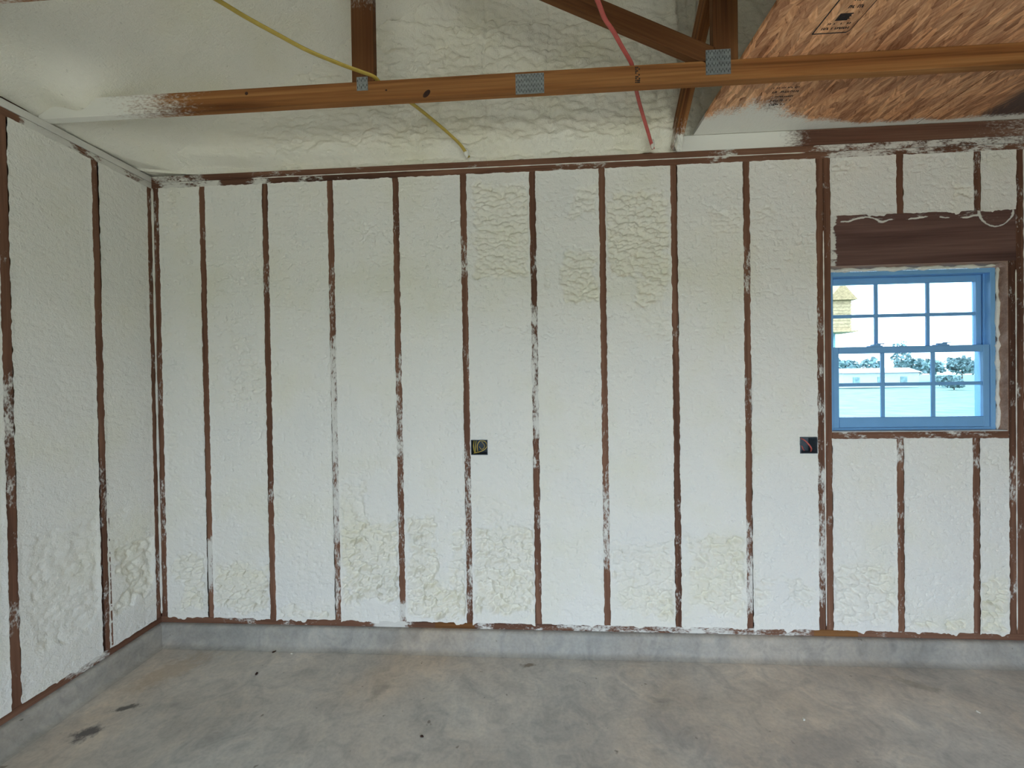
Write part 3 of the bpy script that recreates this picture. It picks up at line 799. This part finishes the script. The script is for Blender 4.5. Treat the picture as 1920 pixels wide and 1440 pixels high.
# OSB sheets over the chords
OSB_Z = H + 0.0895
OSB_X = [3.283, 4.490, 5.709, 6.52]
OSB_YS = [0.0, -2.44, Y_FRONT + 0.02]
for i in range(3):
    for j in range(2):
        x0, x1 = OSB_X[i] + 0.003, OSB_X[i + 1] - 0.003
        y1, y0 = OSB_YS[j] - 0.0015, OSB_YS[j + 1] + 0.0015
        nx, ny = 30, 60
        X, Y = np.meshgrid(np.linspace(x0, x1, nx + 1), np.linspace(y0, y1, ny + 1), indexing='ij')
        # foam mist: thick beside the wall at the left end, a thin line farther along
        reach = 0.06 + 0.16 * np.exp(-((X - 3.52) / 0.28) ** 2) - 0.025 * sstep(3.9, 4.2, X) + 0.02 * (fbm(X * 5, X * 0, 1, 3) - 0.5)
        res = 1.2 * (1 - sstep(0.05, 2.1, -Y / reach))
        stain = 0.95 * np.exp(-((X - 4.90) / 0.17) ** 4) * np.exp(-((Y + 0.14) / 0.22) ** 4) + 0.75 * np.exp(-((X - 3.60) / 0.06) ** 4) * np.exp(-((Y + 0.20) / 0.17) ** 4)
        VV = np.concatenate([np.stack([X, Y, np.full_like(X, OSB_Z)], -1).reshape(-1, 3), np.stack([X, Y, np.full_like(X, OSB_Z + 0.018)], -1).reshape(-1, 3)])
        idx = np.arange(X.size).reshape(X.shape)
        bq = np.stack([idx[:-1, :-1], idx[:-1, 1:], idx[1:, 1:], idx[1:, :-1]], -1).reshape(-1, 4)
        tq = bq[:, ::-1] + X.size
        side = []
        for e in (idx[0, ::-1], idx[-1, :], idx[:, 0], idx[::-1, -1]):
            side.append(np.stack([e[:-1], e[1:], e[1:] + X.size, e[:-1] + X.size], -1))
        o = from_np('osb_panel', VV, np.concatenate([bq, tq] + side), MAT_OSB, ceil,
                    {'res': np.tile(res.ravel(), 2), 'stain': np.tile(stain.ravel(), 2)}, smooth=False)
        if i == 0 and j == 0: osb0 = o
for xs_ in OSB_X[1:3]:  # dark strips painting the shade inside the open seams
    MB().box(xs_ - 0.0028, xs_ + 0.0028, OSB_YS[1], -0.002, OSB_Z + 0.003, OSB_Z + 0.010).build('seam_shade', MAT_KNOT_SEAM, ceil)
# printed grade stamp: frame lines, an emblem block and rows of small marks too faint to read
zz = OSB_Z - 0.0012
mk = MB()
def ln(x0, y0, x1, y1, w=0.004):
    d = Vector((x1 - x0, y1 - y0)).normalized() * w / 2; p = Vector((-d.y, d.x))
    n = len(mk.v)
    for (a, b) in ((x0 - p.x, y0 - p.y), (x1 - p.x, y1 - p.y), (x1 + p.x, y1 + p.y), (x0 + p.x, y0 + p.y)):
        mk.v.append((a, b, zz))
    mk.v += [(v[0], v[1], zz + 0.0008) for v in mk.v[n:n + 4]]
    mk.f += [(n + 3, n + 2, n + 1, n), (n + 4, n + 5, n + 6, n + 7), (n, n + 1, n + 5, n + 4), (n + 2, n + 3, n + 7, n + 6), (n + 1, n + 2, n + 6, n + 5), (n + 3, n, n + 4, n + 7)]
ln(3.508, -0.68, 3.508, -0.98, 0.005); ln(3.508, -0.68, 3.640, -0.68, 0.004); ln(3.640, -0.68, 3.648, -0.69, 0.003); ln(3.648, -0.69, 3.648, -0.98, 0.0025)
def row(y, x0, x1, hh, dens=0.7):
    x = x0
    while x < x1:
        w = random.uniform(0.003, 0.007)
        if random.random() < dens:
            ln(x, y - hh / 2, x + w * 0.3, y + hh / 2, 0.0032)
            if random.random() < 0.6: ln(x, y + hh / 2 * random.choice((-1, 0, 1)), x + w, y + hh / 2 * random.choice((-1, 0, 1)), 0.0024)
        x += w + 0.003
row(-0.703, 3.53, 3.635, 0.010); row(-0.725, 3.54, 3.625, 0.007, 0.5)
for k in range(6): ln(3.555, -0.742 - k * 0.0055, 3.60 + 0.004 * (k % 2), -0.742 - k * 0.0055, 0.0042)
row(-0.80, 3.56, 3.63, 0.012); row(-0.83, 3.55, 3.63, 0.010); row(-0.86, 3.55, 3.63, 0.010)
for k, y in enumerate((-0.365, -0.335, -0.30, -0.27, -0.24)): row(y, 3.53 + 0.012 * k, 3.66, 0.013 if k % 2 else 0.009, 0.8)
mk.build('grade_stamp', MAT_INK, osb0)

# ================================================================== TRUSSES
GUS = [(1.589, H + 0.0775, 0.052, 0.062), (2.359, H + 0.0335, 0.128, 0.090), (3.183, H + 0.080, 0.106, 0.108)]
def gusset(cx, cz, w, h, yf, parent, slots=True):
    p = MB().box(cx - w / 2, cx + w / 2, yf - 0.0022, yf - 0.0002, cz - h / 2, cz + h / 2).build('gusset_plate', MAT_GALV, parent)
    if slots:
        s = MB()
        nxs = max(3, int(w / 0.0075)); nzs = max(2, int(h / 0.022))
        for i in range(nxs):
            for j in range(nzs):
                x = cx - w / 2 + (i + 0.5) * w / nxs; z = cz - h / 2 + (j + 0.5 + (0.25 if i % 2 else -0.05)) * h / nzs
                s.box(x - 0.0011, x + 0.0011, yf - 0.0027, yf - 0.0020, max(z - 0.005, cz - h / 2 + 0.002), min(z + 0.005, cz + h / 2 - 0.002))
        o = s.build('tooth_slots', MAT_SLOT, p)
    return p
def truss(yc, label, detail):
    yf = yc - T / 2
    t = empty('roof_truss', (0, yc, H))
    tag(t, label, 'roof truss', 'roof trusses overhead')
    t_inv = t.matrix_world
    kids = []
    kids.append(lumber('bottom_chord', (-0.02, yf, H + 0.0445), (W_ROOM + 0.02, yf, H + 0.0445), 0.089, T, (0, -1, 0), MAT_TRUSS, None,
                       lambda t, L: 1.15 - 1.25 * min(1.0, max(0.0, (t - 0.28) / 0.72)), seg=0.05))
    ct = H + 0.089
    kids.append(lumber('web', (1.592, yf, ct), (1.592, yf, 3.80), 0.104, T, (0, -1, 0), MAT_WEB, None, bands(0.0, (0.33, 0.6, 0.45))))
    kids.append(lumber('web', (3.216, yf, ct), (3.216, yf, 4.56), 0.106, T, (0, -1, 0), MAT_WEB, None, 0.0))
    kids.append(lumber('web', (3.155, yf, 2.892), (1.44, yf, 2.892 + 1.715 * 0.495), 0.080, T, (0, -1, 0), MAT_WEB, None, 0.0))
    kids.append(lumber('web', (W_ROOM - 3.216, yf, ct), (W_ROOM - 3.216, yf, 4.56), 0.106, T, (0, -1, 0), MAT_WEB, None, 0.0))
    for (cx, cz, w, h) in GUS:
        kids.append(gusset(cx, cz, w, h, yf, None, detail))
    if detail:
        for (kx, kz, rx, rz, rot) in ((1.888, H + 0.016, 0.022, 0.012, 0.8), (1.032, H + 0.066, 0.008, 0.008, 0), (1.70, H + 0.043, 0.005, 0.004, 0)):
            V = []; Fk = []
            for j, (s_, d_) in enumerate(((1.0, 0.0), (0.75, -0.0012))):
                for i in range(14):
                    a = 2 * math.pi * i / 14
                    px, pz = rx * s_ * math.cos(a), rz * s_ * math.sin(a)
                    V.append((kx + px * math.cos(rot) - pz * math.sin(rot), yf + d_, kz + px * math.sin(rot) + pz * math.cos(rot)))
            Fk = [(i, (i + 1) % 14, 14 + (i + 1) % 14, 14 + i) for i in range(14)] + [tuple(range(14, 28))]
            kids.append(from_py('knot', V, Fk, MAT_KNOT_SEAM))
        s = MB()
        random.seed(3)
        for i in range(3):
            for j in range(9):
                if random.random() < 0.8:
                    x = 2.828 + i * 0.0075 + random.uniform(-0.001, 0.001); z = H + 0.012 + j * 0.0082
                    s.box(x - 0.003, x + 0.003, yf - 0.0012, yf - 0.0002, z - 0.003 * random.uniform(0.5, 1), z + 0.003)
        kids.append(s.build('ink_stamp', MAT_INK))
    bpy.context.view_layer.update()
    for k in kids:
        m = k.matrix_world.copy()
        k.parent = t
        k.matrix_parent_inverse = Matrix.Translation((0, -yc, -H))
    return t
truss(TRUSS_Y[0], 'pine roof truss nearest the gable wall, with steel gusset plates and draped cables', True)
truss(TRUSS_Y[1], 'pine roof truss overhead, only a strip of its chord shows at the upper left corner', False)

# brace from the plate up to the back of the first truss
br_dir = Vector((0, -0.62, 0.44 * 1.05)).normalized()
brace = empty('diagonal_brace', (3.185, 0.0, H))
p0 = Vector((3.185, -0.004, 2.800)); p1 = Vector((3.185, -0.500, 3.235))
dv = (p1 - p0).normalized(); nrm = Vector((0, -dv.z, dv.y)); nrm = nrm if nrm.z < 0 else -nrm
b1 = lumber('board', p0 + nrm * 0.02, p1 + nrm * 0.02, 0.048, 0.089, nrm, MAT_TRUSS, None, bands(0.05, (0.0, 0.07, 1.1), (0.07, 0.16, 0.42)))
def clump(name, c, r, parent, seed, mat=MAT_FOAM, sc=(1, 1, 1), n=14, amp=0.5, skin=0.3):
    V = []; Q = []
    for i in range(n + 1):
        th = math.pi * i / n
        for j in range(2 * n):
            ph = math.pi * j / n
            d = Vector((math.sin(th) * math.cos(ph), math.sin(th) * math.sin(ph), math.cos(th)))
            k = 1 + amp * 2 * (float(fbm(np.array([d.x * 2.2 + seed + d.z]), np.array([d.y * 2.2 + seed * 2 - d.z * 1.3]), 1, 3)[0]) - 0.5)
            V.append((c[0] + d.x * r * k * sc[0], c[1] + d.y * r * k * sc[1], c[2] + d.z * r * k * sc[2]))
    for i in range(n):
        for j in range(2 * n):
            a = i * 2 * n + j; b = i * 2 * n + (j + 1) % (2 * n)
            Q.append((a, a + 2 * n, b + 2 * n, b))
    return from_np(name, np.array(V), np.array(Q), mat, parent, {'skin': np.full(len(V), skin)})
c1 = clump('foam_clump', (3.188, -0.058, 2.816), 0.026, None, 3.0, sc=(0.85, 0.9, 2.0), amp=0.7)
for k in (b1, c1):
    k.parent = brace; k.matrix_parent_inverse = Matrix.Translation((-3.185, 0, -H))
tag(brace, 'slanted pine brace rising from the top plate behind the truss, foam stuck on its foot', 'timber brace')

# ================================================================== CABLES
def catmull(pts, n=10):
    P = [Vector(p) for p in pts]; P = [P[0] * 2 - P[1]] + P + [P[-1] * 2 - P[-2]]
    out = []
    for i in range(1, len(P) - 2):
        for k in range(n):
            t = k / n
            out.append(0.5 * ((2 * P[i]) + (P[i + 1] - P[i - 1]) * t + (2 * P[i - 1] - 5 * P[i] + 4 * P[i + 1] - P[i + 2]) * t * t + (-P[i - 1] + 3 * P[i] - 3 * P[i + 1] + P[i + 2]) * t ** 3))
    out.append(P[-2]); return out
def ribbon(name, pts, a, b, mat, parent=None, up=(0, 0, 1), n=10):
    """a flat oval sheath swept along a smooth path"""
    C = catmull(pts, n); V = []; Q = []; nr = 10
    upv = Vector(up)
    for i, p in enumerate(C):
        t = (C[min(i + 1, len(C) - 1)] - C[max(i - 1, 0)]).normalized()
        s = t.cross(upv).normalized(); w = s.cross(t)
        for k in range(nr):
            an = 2 * math.pi * k / nr
            pinch = 1 - 0.35 * abs(math.sin(an)) * (abs(math.cos(an)) < 0.5)
            V.append(p + s * a * math.cos(an) + w * b * math.sin(an) * pinch)
    for i in range(len(C) - 1):
        for k in range(nr):
            Q.append((i * nr + k, i * nr + (k + 1) % nr, (i + 1) * nr + (k + 1) % nr, (i + 1) * nr + k))
    Fc = [tuple(q) for q in Q] + [tuple(range(nr))[::-1], tuple((len(C) - 1) * nr + k for k in range(nr))]
    return from_py(name, V, Fc, mat, parent, True)
yc_ = empty('yellow_cable', (1.994, -0.03, H))
y1 = ribbon('sheath', [(1.992, -0.030, 2.790), (1.955, -0.085, 2.833), (1.883, -0.15, 2.880), (1.804, -0.25, 2.908), (1.754, -0.37, 2.896), (1.690, -0.49, 2.880), (1.662, -0.540, 2.8790), (1.648, -0.582, 2.880),
                       (1.60, -0.612, 2.884), (1.531, -0.658, 2.886), (1.432, -0.745, 2.883), (1.353, -0.834, 2.884), (1.281, -0.918, 2.886), (1.231, -0.988, 2.887), (1.13, -1.13, 2.884), (1.09, -1.19, 2.8835), (0.98, -1.40, 2.88), (0.85, -1.80, 2.885)], 0.0115, 0.0048, MAT_YELLOW)
y2 = clump('foam_tip', (1.984, -0.050, 2.804), 0.0125, None, 5.0, sc=(1.1, 1.0, 2.1), n=8, amp=0.4)
rc_ = empty('red_cable', (3.051, -0.03, H))
r1 = ribbon('sheath', [(3.051, -0.030, 2.788), (3.028, -0.065, 2.812), (3.004, -0.105, 2.838), (2.945, -0.21, 2.886), (2.893, -0.33, 2.896), (2.845, -0.47, 2.881), (2.822, -0.535, 2.8790), (2.806, -0.575, 2.880),
                       (2.752, -0.655, 2.886), (2.704, -0.731, 2.888), (2.655, -0.80, 2.890), (2.616, -0.88, 2.890), (2.53, -1.04, 2.886), (2.47, -1.16, 2.8835), (2.42, -1.40, 2.88), (2.38, -1.80, 2.885)], 0.0092, 0.0046, MAT_RED)
r2 = clump('foam_tip', (3.043, -0.050, 2.806), 0.0105, None, 7.0, sc=(1.0, 1.0, 2.6), n=8, amp=0.3)
for e, ks, loc in ((yc_, (y1, y2), (1.994, -0.03, H)), (rc_, (r1, r2), (3.051, -0.03, H))):
    for k in ks:
        k.parent = e; k.matrix_parent_inverse = Matrix.Translation((-loc[0], -loc[1], -loc[2]))
tag(yc_, 'yellow flat electrical cable draped over the truss chord down to the plate', 'cable')
tag(rc_, 'red flat electrical cable hanging over the truss chord down to the plate', 'cable')

# ================================================================== OUTLET BOXES
def outlet_box(name, r, mat, label, wires):
    x0, x1, z0, z1 = r
    e = empty(name, ((x0 + x1) / 2, 0.0, z0))
    loc = e.location.copy()
    w = 0.003; yb = 0.075; yf = -0.004
    mb = MB()
    mb.box(x0, x0 + w, yf, yb, z0, z1); mb.box(x1 - w, x1, yf, yb, z0, z1)
    mb.box(x0 + w, x1 - w, yf, yb, z0, z0 + w); mb.box(x0 + w, x1 - w, yf, yb, z1 - w, z1)
    mb.box(x0 + w, x1 - w, yb - w, yb, z0 + w, z1 - w)
    ks = [mb.build('box', mat)]
    for pts, m, rr in wires:
        ks.append(ribbon('wire', [(x0 + p[0] * (x1 - x0), p[2], z0 + p[1] * (z1 - z0)) for p in pts], rr, rr, m, None, up=(0.1, 1, 0.2), n=6))
    for k in ks:
        k.parent = e; k.matrix_parent_inverse = Matrix.Translation(-loc)
    tag(e, label, 'outlet box', 'outlet boxes in the stud wall')
    return e
outlet_box('outlet_box', BOX1, MAT_BOX, 'open dark outlet box with looped yellow wires in the foam', [
    ([(0.12, 0.95, 0.05), (0.12, 0.6, 0.02), (0.15, 0.1, 0.03)], MAT_YELLOW, 0.0032),
    ([(0.26, 0.97, 0.05), (0.24, 0.6, 0.02), (0.22, 0.12, 0.02)], MAT_YELLOW, 0.0030),
    ([(0.36, 0.15, 0.03), (0.36, 0.6, 0.012), (0.55, 0.92, 0.01), (0.85, 0.85, 0.012), (0.95, 0.55, 0.015), (0.75, 0.30, 0.012), (0.45, 0.17, 0.01), (0.12, 0.08, 0.012)], MAT_YELLOW, 0.0024),
    ([(0.62, 0.85, 0.02), (0.80, 0.55, 0.02), (0.62, 0.32, 0.02), (0.45, 0.5, 0.03)], MAT_YELLOW, 0.0016)])
outlet_box('outlet_box', BOX2, MAT_BOXGREY, 'open grey outlet box with a red wire, beside the window studs', [
    ([(0.08, 0.93, 0.05), (0.25, 0.86, 0.012), (0.5, 0.62, 0.008), (0.72, 0.3, 0.01), (0.82, 0.06, 0.03)], MAT_RED, 0.0040),
    ([(0.15, 0.35, 0.05), (0.22, 0.42, 0.02), (0.3, 0.25, 0.02), (0.45, 0.12, 0.03)], MAT_RED, 0.0030)])

# ================================================================== WINDOW
win = empty('window_1', (4.5, 0.06, 1.165))
tag(win, 'double-hung window with six-pane grids in both sashes and a vinyl frame with blue sky glow painted into its colour', 'window', kind='structure')
FX0, FX1, FZ0, FZ1 = 4.050, 4.951, 1.166, 2.076
wk = []
fr = MB()
fw = 0.026
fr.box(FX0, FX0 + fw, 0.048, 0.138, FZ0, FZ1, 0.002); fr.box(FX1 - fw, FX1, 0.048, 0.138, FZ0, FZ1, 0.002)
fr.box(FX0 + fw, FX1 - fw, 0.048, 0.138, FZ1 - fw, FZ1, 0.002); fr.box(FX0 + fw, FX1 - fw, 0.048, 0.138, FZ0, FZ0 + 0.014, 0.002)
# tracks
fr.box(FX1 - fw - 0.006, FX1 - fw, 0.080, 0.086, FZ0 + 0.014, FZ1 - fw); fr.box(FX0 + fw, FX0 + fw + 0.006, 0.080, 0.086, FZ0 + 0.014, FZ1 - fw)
wk.append(fr.build('frame', MAT_VINYL_SKYTINT))
def sash(name, x0, x1, z0, z1, y0, y1, stile, top, bot, vx, hz, locks):
    s = MB()
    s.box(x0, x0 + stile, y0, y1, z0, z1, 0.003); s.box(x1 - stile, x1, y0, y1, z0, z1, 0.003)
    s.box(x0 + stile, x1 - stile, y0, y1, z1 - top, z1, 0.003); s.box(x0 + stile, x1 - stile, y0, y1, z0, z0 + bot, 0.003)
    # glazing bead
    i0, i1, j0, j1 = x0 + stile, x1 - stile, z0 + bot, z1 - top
    so = s.build(name, MAT_VINYL_SKYTINT)
    ym = (y0 + y1) / 2
    mt = []
    mw = 0.0098
    for x in vx:
        mt.append(MB().box(x - mw, x + mw, ym - 0.006, ym + 0.006, j0, j1, 0.002).build('muntin', MAT_VINYL_SKYTINT, so))
    xx = [i0] + list(vx) + [i1]
    for k in range(3):
        a = xx[k] + (mw if k else 0); b = xx[k + 1] - (mw if k < 2 else 0)
        MB().box(a, b, ym - 0.006, ym + 0.006, hz - mw, hz + mw, 0.002).build('muntin', MAT_VINYL_SKYTINT, so)
        for (c, d) in ((j0, hz - mw), (hz + mw, j1)):
            MB().box(a, b, ym - 0.0015, ym + 0.0015, c, d).build('pane', MAT_GLASS, so)
    if locks:
        for x in locks:
            lk = MB()
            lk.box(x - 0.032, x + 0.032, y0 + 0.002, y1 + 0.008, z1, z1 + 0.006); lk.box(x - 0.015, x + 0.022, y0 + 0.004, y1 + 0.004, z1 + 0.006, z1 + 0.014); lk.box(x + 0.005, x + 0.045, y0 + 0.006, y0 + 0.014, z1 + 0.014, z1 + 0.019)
            lk.build('sash_lock', MAT_VINYL_SKYTINT, so)
    return so
up = sash('upper_sash', FX0 + fw + 0.002, FX1 - fw - 0.002, 1.612, FZ1 - fw - 0.002, 0.092, 0.120, 0.030, 0.036, 0.036, (4.355, 4.640), 1.828, None)
lo = sash('lower_sash', FX0 + fw + 0.001, FX1 - fw - 0.001, FZ0 + 0.015, 1.645, 0.052, 0.080, 0.034, 0.038, 0.060, (4.358, 4.632), 1.428, (4.32, 4.68))
wk += [up, lo]
for (za, zb, xa, xb, sd) in ((FZ0, FZ1, FX1 + 0.008, FX1 + 0.008, 1), ):
    wk.append(bead('foam_bead', wavy(lambda z: (FX1 + 0.008 + 0.003 * math.sin(z * 31), 0.047, z), FZ0, FZ1, 60), 0.0095, None, 11.0, flat=0.9, wob=0.9))
wk.append(bead('foam_bead', wavy(lambda x: (x, 0.050, FZ1 + 0.010 + 0.003 * math.sin(x * 41)), FX0, FX1, 50), 0.0095, None, 15.0, flat=0.9, wob=1.1))
wk.append(bead('foam_bead', wavy(lambda z: (FX0 - 0.008, 0.050, z), FZ0, FZ1, 40), 0.0085, None, 18.0, flat=0.9, wob=0.7))
jm = MB()  # thin pale faces that carry the painted daylight on jamb and head
jm.box(JX1 - 0.0025, JX1 - 0.0003, 0.001, WALL_D, SILL_T, HEAD_B)
me_j = jm.build('jamb_face', MAT_LIT_JAMB); wk.append(me_j)
wk.append(MB().box(JX0, JX1 - 0.003, 0.001, WALL_D, HEAD_B - 0.0025, HEAD_B - 0.0003).build('head_face', MAT_LIT_JAMB))
wk.append(MB().box(JX0 + 0.001, JX1 - 0.004, 0.002, 0.047, SILL_T + 0.0002, SILL_T + 0.0034).build('sill_glint', MAT_PAINT))  # white strip added for the bright reflection along the sill
for k in wk:
    k.parent = win; k.matrix_parent_inverse = Matrix.Translation((-4.5, -0.06, -1.165))

# ================================================================== SMALL DEBRIS ON THE FLOOR
def bit(name, x, y, r, seed, mat, label, cat, sc=(1.5, 0.8, 0.5)):
    o = clump(name, (0, 0, 0), r, None, seed, mat, sc, n=6, amp=0.6)
    o.location = (x, y, FLOOR_Z + r * sc[2] * 0.8)
    o.rotation_euler = (0, 0, seed)
    tag(o, label, cat)
bit('foam_crumb', 3.592, -0.45, 0.007, 1.0, MAT_FOAM, 'white foam crumb on the floor below the outlet box by the window', 'foam crumb')
bit('foam_crumb', 4.431, -0.374, 0.006, 2.0, MAT_FOAM, 'white foam crumb on the floor below the window', 'foam crumb')
bit('foam_crumb', 0.895, -0.086, 0.005, 3.0, MAT_FOAM, 'tiny white foam crumb beside the curb near the corner', 'foam crumb')
bit('wood_chip', 0.78, -0.075, 0.007, 4.0, MAT_KNOT_SEAM, 'small dark wood chip beside the curb near the left corner', 'wood chip')
bit('wood_chip', 0.80, -0.26, 0.008, 5.0, MAT_KNOT_SEAM, 'dark wood chip on the floor a hand away from the curb', 'wood chip')
bit('wood_chip', 1.83, -0.62, 0.006, 6.0, MAT_KNOT_SEAM, 'tiny dark wood chip in the middle of the floor', 'wood chip')

# ================================================================== OUTSIDE
GZ = -0.45
gx = np.linspace(-60, 140, 60); gy = np.linspace(0.16, 160, 60)
A, B = np.meshgrid(gx, gy, indexing='ij')
idx = np.arange(A.size).reshape(A.shape)
q = np.stack([idx[:-1, :-1], idx[1:, :-1], idx[1:, 1:], idx[:-1, 1:]], -1).reshape(-1, 4)
Zg = GZ + 0.012 * np.maximum(0, B - 5) + 0.25 * (fbm(A * 0.08, B * 0.08, 1, 3) - 0.5) * sstep(4, 12, B)
ground = from_np('ground', np.stack([A, B, Zg], -1).reshape(-1, 3), q, MAT_GRASS)
tag(ground, 'pale sunlit lawn outside the window', 'lawn', kind='structure')
def gz(y): return GZ + 0.012 * max(0, y - 5)
drive = MB().box(-3, 12, -12.5, Y_FRONT - 0.15, -0.35, FLOOR_Z - 0.01).build('driveway', MAT_DRIVE)
yard = MB().box(-60, 80, -120, -12.5, -0.5, FLOOR_Z - 0.02).box(-60, -3, -12.5, 0.16, -0.5, FLOOR_Z - 0.03).box(12, 80, -12.5, 0.16, -0.5, FLOOR_Z - 0.03).build('front_yard', MAT_GRASS)
tag(yard, 'grass yard around the driveway, behind the viewer', 'lawn', kind='structure')
tag(drive, 'unseen concrete driveway outside the garage doorway, made pale to bounce light', 'driveway', kind='structure')
def tree(x, y, h, w, seed, label, name='tree', group='trees across the lawn'):
    e = empty(name, (x, y, gz(y)))
    r = random.Random(seed)
    V = []; Fc = []
    for k in range(420):
        a = r.uniform(0, 2 * math.pi); zz_ = r.uniform(-1, 1); rad = r.uniform(0.55, 1.0) ** 0.5
        lob = 0.75 + 0.3 * math.sin(3 * a + seed) * math.cos(2 * zz_ * 3 + seed)
        c = Vector((math.cos(a) * math.sqrt(1 - zz_ * zz_) * rad * lob * w, math.sin(a) * math.sqrt(1 - zz_ * zz_) * rad * lob * w, h * 0.62 + zz_ * rad * lob * h * 0.38))
        s = w * r.uniform(0.10, 0.2)
        n_ = len(V)
        d1 = Vector((r.uniform(-1, 1), r.uniform(-1, 1), r.uniform(-1, 1))).normalized() * s
        d2 = Vector((r.uniform(-1, 1), r.uniform(-1, 1), r.uniform(-1, 1))).normalized() * s
        V += [c - d1, c + d2, c + d1, c - d2]; Fc.append((n_, n_ + 1, n_ + 2, n_ + 3))
    from_py('crown', V, Fc, MAT_LEAF, e)
    V = []; Fc = []
    for i, (zz_, rr) in enumerate(((0, 0.06), (h * 0.3, 0.045), (h * 0.75, 0.02))):
        for k in range(7):
            V.append((math.cos(k * 0.8976) * rr * w, math.sin(k * 0.8976) * rr * w, zz_))
    for i in range(2):
        for k in range(7): Fc.append((i * 7 + k, i * 7 + (k + 1) % 7, i * 7 + 7 + (k + 1) % 7, i * 7 + 7 + k))
    from_py('trunk', V, Fc, MAT_BARK, e, True)
    tag(e, label, 'tree', group)
spots = [(45.8, 62, 4.0, 2.0, 'leftmost tree of the distant row, over the white shed roof'),
         (52.6, 68, 3.9, 1.9, 'second tree from the left in the distant row'),
         (51.6, 62, 3.9, 1.8, 'third tree from the left, just before the slim tall tree'),
         (54.2, 60, 6.3, 1.3, 'slim tall tree whose top rises above the meeting rail'),
         (57.4, 62, 3.8, 2.0, 'tree right of the slim tall tree in the distant row'),
         (65.3, 68, 3.8, 1.9, 'second tree from the right in the distant row'),
         (64.2, 62, 3.8, 2.1, 'rightmost tree of the distant row, above the lawn bushes')]
for k, (x, y, h, w, lb) in enumerate(spots): tree(x, y, h, w, 11 + k, lb)
tree(45.6, 44.0, 1.3, 1.2, 31, 'low bluish bush on the lawn right of the white shed', 'bush', 'bushes on the lawn')
tree(40.5, 38.0, 0.8, 0.9, 32, 'small bush in front of the larger bush on the lawn', 'bush', 'bushes on the lawn')
shed = empty('shed', (40.4, 46.0, gz(46)))
MB().box(-4.0, 4.0, 0, 3.0, 0, 1.7).build('wall', MAT_WHITEBARN, shed)
v = [(-4.2, -0.25, 1.65), (4.2, -0.25, 1.65), (4.2, 3.25, 1.65), (-4.2, 3.25, 1.65), (-4.2, 1.5, 2.2), (4.2, 1.5, 2.2)]
from_py('roof', v, [(0, 1, 5, 4), (2, 3, 4, 5), (0, 4, 3), (1, 2, 5), (3, 2, 1, 0)], MAT_WHITEBARN, shed)
for dx in (-2.6, 0.0, 2.4): MB().box(dx - 0.35, dx + 0.35, -0.05, 0.02, 0.5, 1.2).build('window', MAT_LEAF, shed)
tag(shed, 'long low white shed across the lawn', 'shed')
# tan hut on a thin post, seen through the upper left pane
hut = empty('bird_house', (12.25, 12.0, gz(12)))
hz0 = 2.88 - gz(12)
MB().box(-0.025, 0.025, -0.025, 0.025, 0, hz0 + 0.05, 0.006).build('post', MAT_POST, hut)
for k in range(9):
    z = hz0 + 0.05 + k * 0.11
    inset = 0.004 * (k % 2)
    MB().box(-0.34 - inset, 0.34 + inset, -0.3 - inset, 0.3 + inset, z, z + 0.102).build('board', MAT_TAN, hut)
zt = hz0 + 0.05 + 9 * 0.11
v = [(-0.46, -0.42, zt), (0.46, -0.42, zt), (0.46, 0.42, zt), (-0.46, 0.42, zt), (0, -0.42, zt + 0.55), (0, 0.42, zt + 0.55)]
from_py('roof', v, [(0, 1, 4), (2, 3, 5), (1, 2, 5, 4), (3, 0, 4, 5), (3, 2, 1, 0)], MAT_TANROOF, hut)
MB().box(-0.46, 0.46, -0.42, 0.42, hz0, hz0 + 0.05).build('floor_board', MAT_TAN, hut)
tag(hut, 'tan boarded little house on a thin post, seen through the upper left pane', 'bird house')
